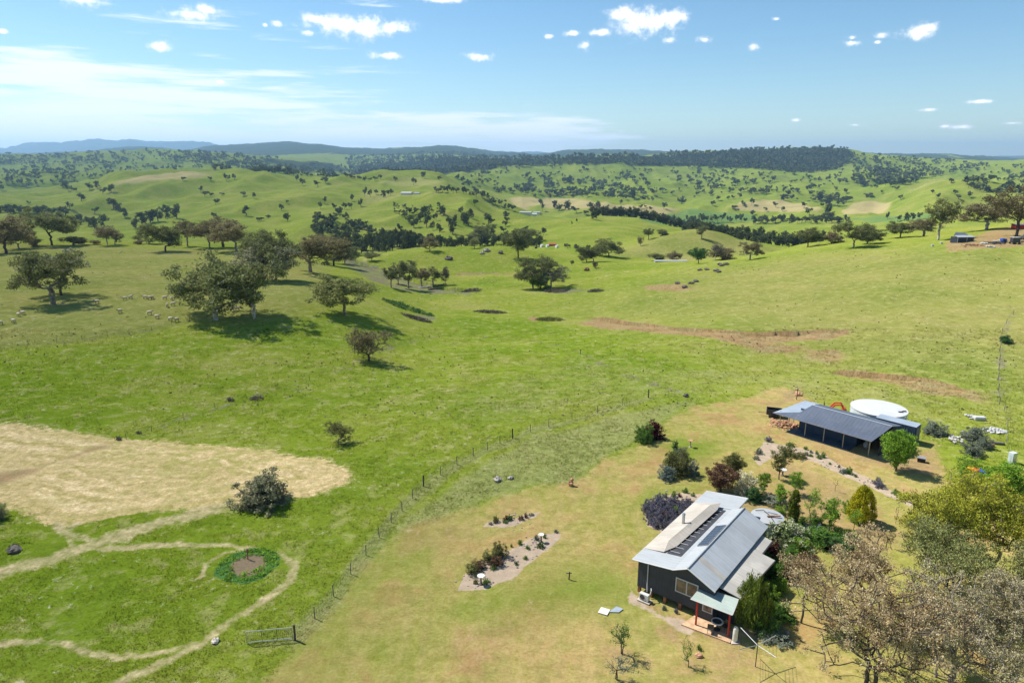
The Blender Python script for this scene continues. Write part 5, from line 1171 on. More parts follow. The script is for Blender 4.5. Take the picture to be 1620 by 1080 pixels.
MB().lathe([(.28, 0), (.33, .4), (.26, .8), (.12, 1.15), (.05, 1.35)], 12).build('body', M['roof_blue'], a, smooth=True); MB().path([(0, 0, 1.3), (.15, 0, 1.45), (.32, -.02, 1.3)], .05).build('neck', M['roof_blue'], a)
x, y, z = at(1178, 829); a = on('wheelbarrow', (x, y, z), R(40), "dark barrow with a red rim tucked behind the cottage", 'wheelbarrow')
MB().prism_y([(-.3, .3), (.3, .3), (.5, .65), (-.5, .65)], -.32, .32).build('tray', M['black'], a); MB().path([(-.5, -.34, .66), (.5, -.34, .66), (.5, .34, .66), (-.5, .34, .66), (-.5, -.34, .66)], .03).build('rim', M['red'], a); w_ = MB(); car_wheel(w_, .6, 0, .2); w_.build('wheel', M['black'], a)
for u, v, lab in [(903, 768, "orange stone block standing at the lawn's upper edge")]:
    x, y, z = at(u, v); o = MB().blob((0, 0, .3), (.32, .28, .4), 4, .25).blob((.1, 0, .75), (.22, .2, .18), 7, .25).build('boulder', M['stone_orange'], loc=(x, y, z)); tag(o, lab, 'boulder')
for u, v, r_, mt, lab in [(787, 760, .42, 'stone', "grey boulder in the rough grass left of the orange stone"), (808, 757, .28, 'stone', "smaller pale stone beside the grey boulder"), (1085, 627, .4, 'stone_dark', "dark boulder at the top of the lawn under the slope"), (1106, 1038, .25, 'stone_orange', "small stones round a sapling on the lower lawn"), (1245, 1003, .2, 'stone', "stone at the edge of the patch below the hoist"),
    (341, 1015, .26, 'concrete', "pale stone where the two farm tracks meet"), (1262, 625, .5, 'soil_red', "lump of red clay beside the lone post"), (22, 872, .5, 'stone_dark', "dark tussock stone low at the left edge"),
    (710, 411, 1.6, 'stone_dark', "black rock outcrop on the face of the knoll"), (770, 398, 1.5, 'stone', "brown boulder high on the knoll"), (792, 401, 1.3, 'stone_dark', "flat dark boulder right on the knoll"), (763, 402, 1.2, 'stone', "grey boulder next to the brown one on the knoll"), (928, 428, 1.2, 'rust', "brown cattle trough on the flat")]:
    x, y, z = at(u, v); o = MB().blob((0, 0, r_ * .4), (r_ * 1.2, r_, r_ * .75), int(u), .28).build('boulder', M[mt], loc=(x, y, z), rz=u); tag(o, lab, 'boulder')
k = 0
for u, v in [(1138, 419), (1141, 421), (1149, 419), (1107, 428), (1118, 427), (1133, 429), (1137, 431), (1101, 446), (1093, 449), (1083, 455), (1072, 449)]:
    x, y, z = at(u, v); r_ = .9; k += 1; o = MB().blob((0, 0, .3), (r_ * 1.3, r_, r_ * .6), k, .3).build('boulder', M['stone_dark'], loc=(x, y, z), rz=k); tag(o, "dark rock poking out of the slope below the white-limbed dead tree", 'boulder', "rocks on the slope below the dead tree")
# ------------------------------------------------------------------ fences
def fence(name, pts, label, h=1.15, r=.045, mat='timber_grey', wires=(.3, .65, 1.0), thick=(), net=False):
    root = empty(name, (0, 0, 0), 0, label, 'fence'); P3 = []
    for i, (u, v) in enumerate(pts):
        x, y, z = at(u, v); P3.append((x, y, z)); q = r * (2 if i in thick else 1)
        MB().tube((x, y, z - .1), (x + random.uniform(-.04, .04), y, z + h * (1.2 if i in thick else 1)), q, n=6).build('post', M['bark_dark' if i in thick else mat], root)
    w_ = MB()
    for a_, b_ in zip(P3[:-1], P3[1:]):
        for hh in wires: w_.tube((a_[0], a_[1], a_[2] + hh), (b_[0], b_[1], b_[2] + hh), .009, n=3, cap=False)
        if net:
            L = math.dist(a_[:2], b_[:2])
            for k in range(int(L / .3)): f = k / int(L / .3); X = [a_[i] + (b_[i] - a_[i]) * f for i in range(3)]; w_.tube(X, (X[0], X[1], X[2] + 1.0), .005, n=3, cap=False)
    w_.build('wire', M['steel_dark'], root); return root
F1 = [(467, 1012), (498, 978), (528, 943), (555, 908), (579, 878), (600, 850), (619, 826), (636, 808), (653, 788), (670, 769), (697, 751), (723, 735), (749, 721), (771, 712), (791, 702), (811, 693), (839, 683), (868, 675), (905, 664), (945, 653), (985, 641), (1026, 629)]
fence('wire_fence', F1, "post and wire fence climbing between the paddock and the lawn", thick=(0, 9, 15, 21), net=True)
fence('wire_fence', [(1581, 640), (1579, 618), (1579, 600), (1580, 585), (1581, 570), (1581, 556), (1583, 540), (1585, 527), (1592, 512), (1603, 498)], "thin wire fence running straight up the right-hand slope", h=1.2)
fence('wire_fence', [(1588, 650), (1593, 675), (1592, 700), (1596, 725), (1598, 750), (1606, 775)], "overgrown fence coming down past the grey cabinet", h=1.2, mat='bark_pale')
fence('wire_fence', [(0, 551), (45, 546), (90, 542), (130, 538), (170, 532), (205, 528), (240, 522), (272, 515), (300, 508)], "faint old wire fence across the sheep paddock", h=1.0, r=.035)
fence('wire_fence', [(200, 695), (240, 682), (290, 662), (340, 645), (390, 630), (440, 615), (490, 602), (530, 590), (560, 580), (590, 566), (620, 552), (650, 540)], "old fence among tussocks below the brown round tree", h=.9, r=.035)
a = empty('farm_gate', (0, 0, 0), 0, "galvanised mesh farm gate at the lower end of the long fence", 'gate')
g0 = at(391, 1018); g1 = at(463, 1011)
fr = MB(); Z0, Z1 = .12, 1.08
q0 = (g0[0], g0[1], g0[2]); q1 = (g1[0], g1[1], g1[2])
up = lambda p, z_: (p[0], p[1], p[2] + z_)
fr.path([up(q0, Z0), up(q0, Z1), up(q1, Z1), up(q1, Z0), up(q0, Z0)], .035)
fr.build('frame', M['steel'], a); ms = MB()
lerp = lambda f: tuple(q0[i] + (q1[i] - q0[i]) * f for i in range(3))
for i in range(1, 24): ms.tube(up(lerp(i / 24), Z0), up(lerp(i / 24), Z1), .018 if i % 8 == 0 else .006, n=4, cap=False)
for z_ in (.3, .5, .7, .9): ms.tube(up(q0, z_), up(q1, z_), .006, n=4, cap=False)
ms.build('mesh', M['steel_dark'], a)
for u, v, h, lab in [(1027, 628, .0, None), (1260, 632, 1.9, "leaning dark post by the red clay heap"), (392, 884, 1.1, "rusty stake standing in the middle of the round planting bed"), (900, 916, .75, "short black tap post on the bright green grass"), (1305, 842, .0, None), (918, 560, 1.0, "lone marker post in the middle of the green paddock")]:
    if lab: x, y, z = at(u, v); o = MB().tube((0, 0, -.1), (.05, 0, h), .06, n=7).box(-.25, .25, -.02, .02, h * .8, h * .8 + .06).build('stake', M['rust' if h == 1.1 else 'bark_dark'], loc=(x, y, z)); tag(o, lab, 'post')
# ------------------------------------------------------------------ sheep
def sheep():
    a = empty('sheep', (0, 0, 0), 0, None, 'sheep')
    MB().blob((0, 0, .62), (.52, .27, .27), 3, .06, 12, 8).blob((.48, 0, .78), (.2, .13, .16), 4, .05, 8, 6).build('fleece', M['wool'], a, smooth=True)
    MB().blob((.66, 0, .82), (.15, .08, .085), 5, .03, 8, 6).tube((.58, .07, .88), (.56, .16, .85), .025, n=5).tube((.58, -.07, .88), (.56, -.16, .85), .025, n=5).build('head', M['sheepface'], a, smooth=True)
    for sx in (-.33, .3):
        for sy in (-.13, .13): MB().tube((sx, sy, .45), (sx, sy, 0), .045, .03, n=6).build('leg', M['sheepface'], a)
    return a
SH = [(22, 511, "sheep grazing near the left edge, right one of the close pair"), (1, 514, "sheep half cut off by the left edge"), (30, 501, "sheep standing just above the leftmost ones"), (37, 498, "small sheep right beside it, higher up the paddock"), (154, 480, "single sheep between the leaning gum and the flock"), (198, 475, "sheep at the upper left of the flock"), (207, 473, "small sheep at the top of the flock"), (230, 473, "sheep left of the close pair in the flock"), (237, 474, "left sheep of the close pair in the flock"), (242, 473, "right sheep of the close pair in the flock"),
      (261, 474, "sheep between the pair and the biggest gum"), (272, 475, "sheep close to the biggest gum's crown"), (274, 484, "sheep just below the one close to the gum"), (265, 486, "dark small sheep in the flock"), (190, 495, "brownish sheep in the middle row of the flock"), (237, 498, "sheep lying in the middle row of the flock"), (249, 504, "sheep in the lower row, left of two near the gum"), (270, 508, "sheep in the lower row under the biggest gum's left side"), (280, 509, "lowest sheep of the flock, beside the gum's shade"), (352, 489, "sheep resting between the two pale trunks"), (368, 492, "left sheep by the slender pale gum"), (376, 491, "right sheep by the slender pale gum")]
SHEEP0 = sheep(); random.seed(11)
for i, (u, v, lab) in enumerate(SH):
    o = SHEEP0 if i == 0 else copy_tree(SHEEP0); x, y, z = at(u, v); o.location = (x, y, z - .02); o.rotation_euler = (0, 0, random.uniform(0, 6.28)); o.scale = (1.15,) * 3; tag(o, lab, 'sheep', "sheep in the left paddock")
# ------------------------------------------------------------------ far farm things
def far_house(u, v, W, Dp, h, rz, roof, wall, label, ymin=0, name='farmhouse', pitch=.25):
    x, y, z = at(u, v, ymin); a = empty(name, (x, y, z - .3), rz, label, name.replace('_', ' '))
    MB().prism_y([(-W / 2, -1), (W / 2, -1), (W / 2, h), (0, h + W * pitch * .48), (-W / 2, h)], -Dp / 2, Dp / 2).build('wall', M[wall], a)
    MB().slab([(-W / 2 - .4, -Dp / 2 - .5, h + .05), (0, -Dp / 2 - .5, h + W * pitch * .5 + .05), (0, Dp / 2 + .5, h + W * pitch * .5 + .05), (-W / 2 - .4, Dp / 2 + .5, h + .05)], .12).slab([(0, -Dp / 2 - .5, h + W * pitch * .5 + .06), (W / 2 + .4, -Dp / 2 - .5, h + .05), (W / 2 + .4, Dp / 2 + .5, h + .05), (0, Dp / 2 + .5, h + W * pitch * .5 + .06)], .12).build('roof', M[roof], a)
    return a
far_house(644, 308, 12, 18, 3.5, R(75), 'roof_pale', 'white', "far white homestead with a pale roof on the ridge crest", 800)
far_house(660, 307, 6, 8, 2.5, R(80), 'roof_grey', 'tank_wall', "small outbuilding right of the ridge homestead", 800, 'outbuilding')
far_house(832, 339, 9, 20, 4, R(70), 'roof_pale', 'white', "white farm building, leftmost of the valley farmyard", 900, 'farm_building')
far_house(843, 341, 9, 14, 3.5, R(80), 'white', 'tank_wall', "long low roof in the middle of the valley farmyard", 900, 'farm_building')
far_house(850, 338, 9, 16, 4, R(65), 'roof_pale', 'white', "shed at the right end of the valley farmyard", 900, 'farm_building')
far_house(505, 285, 14, 22, 4, R(70), 'white', 'white', "tiny white buildings on the distant left hills", 2000, 'farm_building')
far_house(1060, 416, 3.4, 16, .7, R(91), 'roof_pale', 'tank_wall', "long low white-roofed shed at the foot of the brown hill", 350, 'long_shed', .15)
far_house(874, 389, 3.5, 6, 1.8, R(80), 'red', 'rust', "small red-roofed hay shed among the round bales", 400, 'hay_shed')
for u, v, lab in [(866, 391, "large white wrapped bale left of the red hay shed"), (881, 392, "white wrapped bale right of the red hay shed"), (857, 391, "smaller white bale left of the large one")]:
    x, y, z = at(u, v, 400); o = MB().tube((-1.0, 0, 1.0), (1.0, 0, 1.0), 1.15, n=16).build('hay_bale', M['wrap'], loc=(x, y, z), rz=.6); tag(o, lab, 'hay bale')
x, y, z = at(848, 393, 400); o = MB().tube((-.9, 0, .7), (.9, 0, .7), .75, n=12).build('hay_bale', M['black'], loc=(x, y, z)); tag(o, "dark bale at the left of the bale row", 'hay bale')
# right-hand farmyard
x, y, z = at(1521, 382); a = empty('yard_shed', (x, y, z), R(12), "low dark open shed with a pale blue double roof in the yard", 'shed')
MB().box(-3.3, 3.7, -1.5, 1.6, -.5, 1.7).build('wall', M['charcoal'], a); MB().slab([(-4.2, -2.4, 1.9), (3.4, -2.2, 1.75), (3.6, -.2, 2.25), (-3.6, -.4, 2.35)], .1).build('front_roof', M['roof_pale'], a); MB().slab([(-4.0, -.3, 2.3), (2.2, -.2, 2.35), (3.2, 2.2, 2.8), (-1.0, 2.2, 3.1)], .1).build('back_roof', M['roof_blue'], a)
for sx in (-3.9, 0, 3.2): MB().tube((sx, -2.2, -.3), (sx, -2.2, 1.8), .07).build('post', M['steel'], a)
x, y, z = at(1605, 386); a = empty('tray_truck', (x, y, z), R(0), "dark covered farm trailer at the right of the cluttered yard", 'trailer')
MB().box(-1.6, 2.2, -.9, .9, .5, .68).build('deck', M['steel_dark'], a); MB().box(-1.3, 1.3, -.85, .85, .683, 2.3).build('canopy', M['steel_dark'], a, bevel=.08); MB().box(-1.35, 1.35, -.9, .9, 2.303, 2.42).build('canopy_lid', M['rubble'], a)
for sx in (-1.0, 1.0): w_ = MB(); car_wheel(w_, sx, -.95, .38); car_wheel(w_, sx, .95, .38); w_.build('wheel', M['black'], a)
x, y, z = at(1587, 383); a = trailer((x, y, z), R(10), "small trailer with a blue load left of the covered one", 'blue_p', 1.8, 1.2, .7)
x, y, z = at(1566, 385); o = MB()
jr = random.Random(8)
pile(1571, 385, 60, 1.5, 'steel_dark', "tangle of dark scrap metal in the yard", 'scrap_pile', 11, .2, .6); pile(1557, 386, 22, .6, 'rubble', "pale bags heaped left of the scrap tangle", 'bag_heap', 12, .3, .6)
pile(1580, 382, 20, 1.2, 'cream_p', "cream boards leaning behind the scrap", 'board_heap', 13, .2, .55); pile(1540, 389, 40, 2.2, 'rust', "rusty odds and ends strewn over the red earth", 'scrap_pile', 14, .15, .45)
pile(1566, 391, 14, .7, 'white', "flat white sheets lying at the front of the yard", 'sheet_pile', 15, .2, .6); pile(1510, 379, 10, .9, 'cream_p', "pale planks sticking out left of the yard shed", 'plank_heap', 16, .2, .6)
for u, v, lab in [(1475, 390, "white tub standing in the grass left of the yard"), (1489, 386, "white tub nearer to the tall slender gum")]:
    x, y, z = at(u, v); o = MB().lathe([(.42, 0), (.5, .7), (.5, .75)], 14).build('tub', M['white'], loc=(x, y, z)); tag(o, lab, 'tub')
x, y, z = at(1618, 378); a = empty('utility_truck', (x + 1.2, y, z), R(8), "white utility vehicle cut by the right edge behind the big gum", 'ute')
MB().prism_y([(-2.2, .5), (2.2, .5), (2.2, .95), (.9, 1.1), (.5, 1.65), (-.7, 1.65), (-.9, 1.1), (-2.2, 1.1)], -.85, .85).build('body', M['white'], a, bevel=.05)
MB().prism_y([(.84, 1.13), (.5, 1.58), (-.6, 1.58), (-.75, 1.13)], -.86, .86).build('window', M['glass'], a)
for sx in (-1.4, 1.4): w_ = MB(); car_wheel(w_, sx, -.8, .36); car_wheel(w_, sx, .8, .36); w_.build('wheel', M['black'], a)
x, y, z = at(1612, 361); a = far_house(1617, 362, 4, 7, 2.2, R(80), 'roof_pale', 'red', "red-walled shed with a white roof at the right edge", 200, 'red_shed', .12)
# fallen logs by the creek
for u, v, L, lab in [(673, 456, 3.0, "long pale fallen log by the creek trees"), (686, 459, 2.2, "dark fallen log under the leafless creek tree"), (700, 452, 2.0, "broken branches heaped beside the creek")]:
    x, y, z = at(u, v); m_ = MB().tube((-L, 0, .35), (L, .4, .5), .34, .2, 8).tube((0, 0, .4), (L * .7, 1.2, 1.1), .14, .06, 6).tube((-L * .3, 0, .4), (-L * .2, -.9, 1.0), .12, .05, 6)
    o = m_.build('fallen_log', M['bark_pale' if L == 3 else 'bark_dark'], loc=(x, y, z), rz=R(25)); tag(o, lab, 'log')
x, y, z = at(98, 483); m_ = MB().path([(-.9, 0, .1), (0, .1, .4), (1.2, 0, .2)], .1).path([(0, .1, .4), (.5, .1, 1.2)], .07).path([(.4, 0, .35), (1.1, -.3, 1.0)], .05); o = m_.build('fallen_branch', M['bark_pale'], loc=(x, y, z)); tag(o, "bleached fallen branch at the foot of the leaning gum", 'branch')
# ------------------------------------------------------------------ garden plants
GP = {}
def dome(n, rg, w, h0, h):
    d = rg.normal(size=(n, 3)); d /= np.linalg.norm(d, axis=1)[:, None]; d[:, 2] = np.abs(d[:, 2]); k = rg.random((n, 1)) ** .4
    lump = 1 + .22 * np.sin(3 * np.arctan2(d[:, 1], d[:, 0]) + rg.uniform(0, 6))[:, None]
    p = d * k * lump * np.array([w * .45, w * .45, (h - h0) * .92]); p[:, 2] += h0; return p
def egg(n, rg, w, h0, h):
    d = rg.normal(size=(n, 3)); d /= np.linalg.norm(d, axis=1)[:, None]; k = rg.random((n, 1)) ** .4; zc = h0 + (h - h0) * .52
    lump = 1 + .14 * np.sin(4 * np.arctan2(d[:, 1], d[:, 0]) + 5 * d[:, 2] + rg.uniform(0, 6))[:, None]; p = d * k * lump * np.array([w * .44, w * .44, (h - h0) * .5])
    p[:, :2] *= (1 - .35 * np.clip(-p[:, 2:3] / ((h - h0) * .5), 0, 1)); p[:, 2] += zc; return p
def cone(n, rg, w, h0, h):
    f = rg.random(n) ** 1.0; a = rg.uniform(0, 6.28, n); rr_ = w * .47 * np.sqrt(np.clip(1 - f ** 1.9, 0, 1)) * np.minimum(1, .75 + f * 1.2) * (rg.random(n) ** .3)
    return np.stack([rr_ * np.cos(a), rr_ * np.sin(a), h0 + f * (h - h0) * .98], 1)
def column(n, rg, w, h0, h):
    f = rg.random(n); a = rg.uniform(0, 6.28, n); rr_ = w * .42 * np.minimum(1, (1.02 - f) * 4.5) ** .6 * np.minimum(1, .6 + f * 2) * rg.random(n) ** .4
    return np.stack([rr_ * np.cos(a), rr_ * np.sin(a), h0 + f * (h - h0)], 1)
def spikes(n, rg, w, h0, h):   # upright feathery conifer
    a = rg.uniform(0, 6.28, n); r_ = w * .45 * rg.random(n) ** .5; f = rg.random(n) ** .6
    top = h * (1 - .55 * (r_ / (w * .5)) ** 1.6) * (1 + .12 * np.sin(a * 5 + r_ * 6)); return np.stack([r_ * np.cos(a), r_ * np.sin(a), h0 + f * (top - h0)], 1)
def gproto(kind, var):
    if (kind, var) in GP: return GP[(kind, var)]
    sd = 500 + var * 13 + len(kind); kw = dict(mleaf=None, n1=5)
    if kind == 'shrub': g = tree_meshes(sd, 2, 2, .12, 85, 55, .105, .23, droop=-.2, flat=.9, rt=.05, multi=3, seg=.3, shape=dome, **kw)
    elif kind == 'dense': g = tree_meshes(sd, 2, 2, .05, 150, 60, .09, .19, droop=-.2, flat=.9, rt=.05, multi=3, seg=.3, shape=dome, **kw)
    elif kind == 'cushion': g = tree_meshes(sd, 2, 1.3, .0, 60, 40, .12, .2, droop=-.8, flat=.9, rt=.03, multi=2, seg=.3, shape=dome, **kw)
    elif kind == 'young': g = tree_meshes(sd, 2.2, 3.6, 1.0, 46, 62, .15, .3, droop=.1, shape=egg, rt=.045, seg=.3, **kw)
    elif kind == 'slender': g = tree_meshes(sd, 2.2, 3.6, .9, 40, 30, .12, .32, droop=.1, shape=egg, rt=.035, seg=.3, **kw)
    elif kind == 'bareyoung': g = tree_meshes(sd, 1.6, 3.4, .8, 22, 4, .07, .25, droop=.1, lobes=5, rt=.035, seg=.3, rmin=.009, **kw)
    elif kind == 'lawn': g = tree_meshes(sd, 3.2, 3.6, .55, 210, 62, .14, .3, droop=-.2, shape=egg, rt=.08, seg=.35, **kw)
    elif kind == 'cone': g = tree_meshes(sd, 2.2, 2.6, .1, 300, 60, .13, .2, droop=-.6, flat=1.1, rt=.05, seg=.3, shape=cone, asp=.3, **kw)
    elif kind == 'column': g = tree_meshes(sd, .9, 3.4, .05, 200, 60, .13, .16, droop=-.8, flat=1.2, rt=.05, seg=.3, shape=column, asp=.3, **kw)
    elif kind == 'spikes': g = tree_meshes(sd, 3, 3, .1, 300, 55, .18, .22, droop=-1.5, flat=1.7, rt=.06, seg=.3, multi=3, shape=spikes, asp=.22, **kw)
    elif kind == 'open': g = tree_meshes(sd, 2.4, 2.4, .3, 60, 15, .085, .22, droop=0, lobes=6, rt=.035, multi=2, seg=.25, rmin=.007, **kw)
    GP[(kind, var)] = (g, {}); return GP[(kind, var)]
GD = {'shrub': (2, 2), 'dense': (2, 2), 'cushion': (2, 1.35), 'young': (2.3, 3.7), 'slender': (2.3, 3.7), 'bareyoung': (1.7, 3.4), 'lawn': (3.3, 3.7), 'cone': (2.2, 2.7), 'column': (.9, 3.5), 'spikes': (3, 3), 'open': (2.5, 2.5)}
def plant(kind, var, u, v, hpx, wpx, leaf, label, name='shrub', cat='shrub', bark='bark_dark', group=None, pos=None, hm=None, wm=None):
    if pos is None:
        loc, h, w_ = size_at(u, v, hpx, wpx); dp = dep(*loc)
        if kind in ('shrub', 'dense', 'cushion', 'cone', 'spikes', 'open'):
            # the seen foot is the near rim: the middle stands half a width behind; the seen height holds some of the width
            w_ *= 1.12 if kind != 'cushion' else 1.0; h = max(.3, h * 1.08 - (.12 if kind in ('cone', 'spikes') else .22) * w_ * math.tan(dp)); x, y, z = loc; L = math.hypot(x, y); k_ = 1 + w_ * .42 / L; x, y = x * k_, y * k_; loc = (x, y, float(ground_z(x, y)))
    else: loc, h, w_ = pos, hm, wm
    (cr, tr), cache = gproto(kind, var); root = empty(name, loc, random.uniform(0, 6.28), label, cat, group)
    root.scale = (w_ / GD[kind][0], w_ / GD[kind][0], h / GD[kind][1])
    for nm, g, mt in (('trunk', tr, M[bark]), ('foliage' if kind in ('shrub', 'dense', 'cushion', 'open') else 'crown', cr, M[leaf])):
        if nm == 'trunk' and kind == 'cushion': continue
        kk = (nm, mt.name)
        if kk not in cache: o = mesh_np(nm, g[0], g[1], mt, smooth=nm == 'trunk'); cache[kk] = o.data; D.objects.remove(o)
        o = D.objects.new(nm, cache[kk]); COL.objects.link(o); o.parent = root
    return root
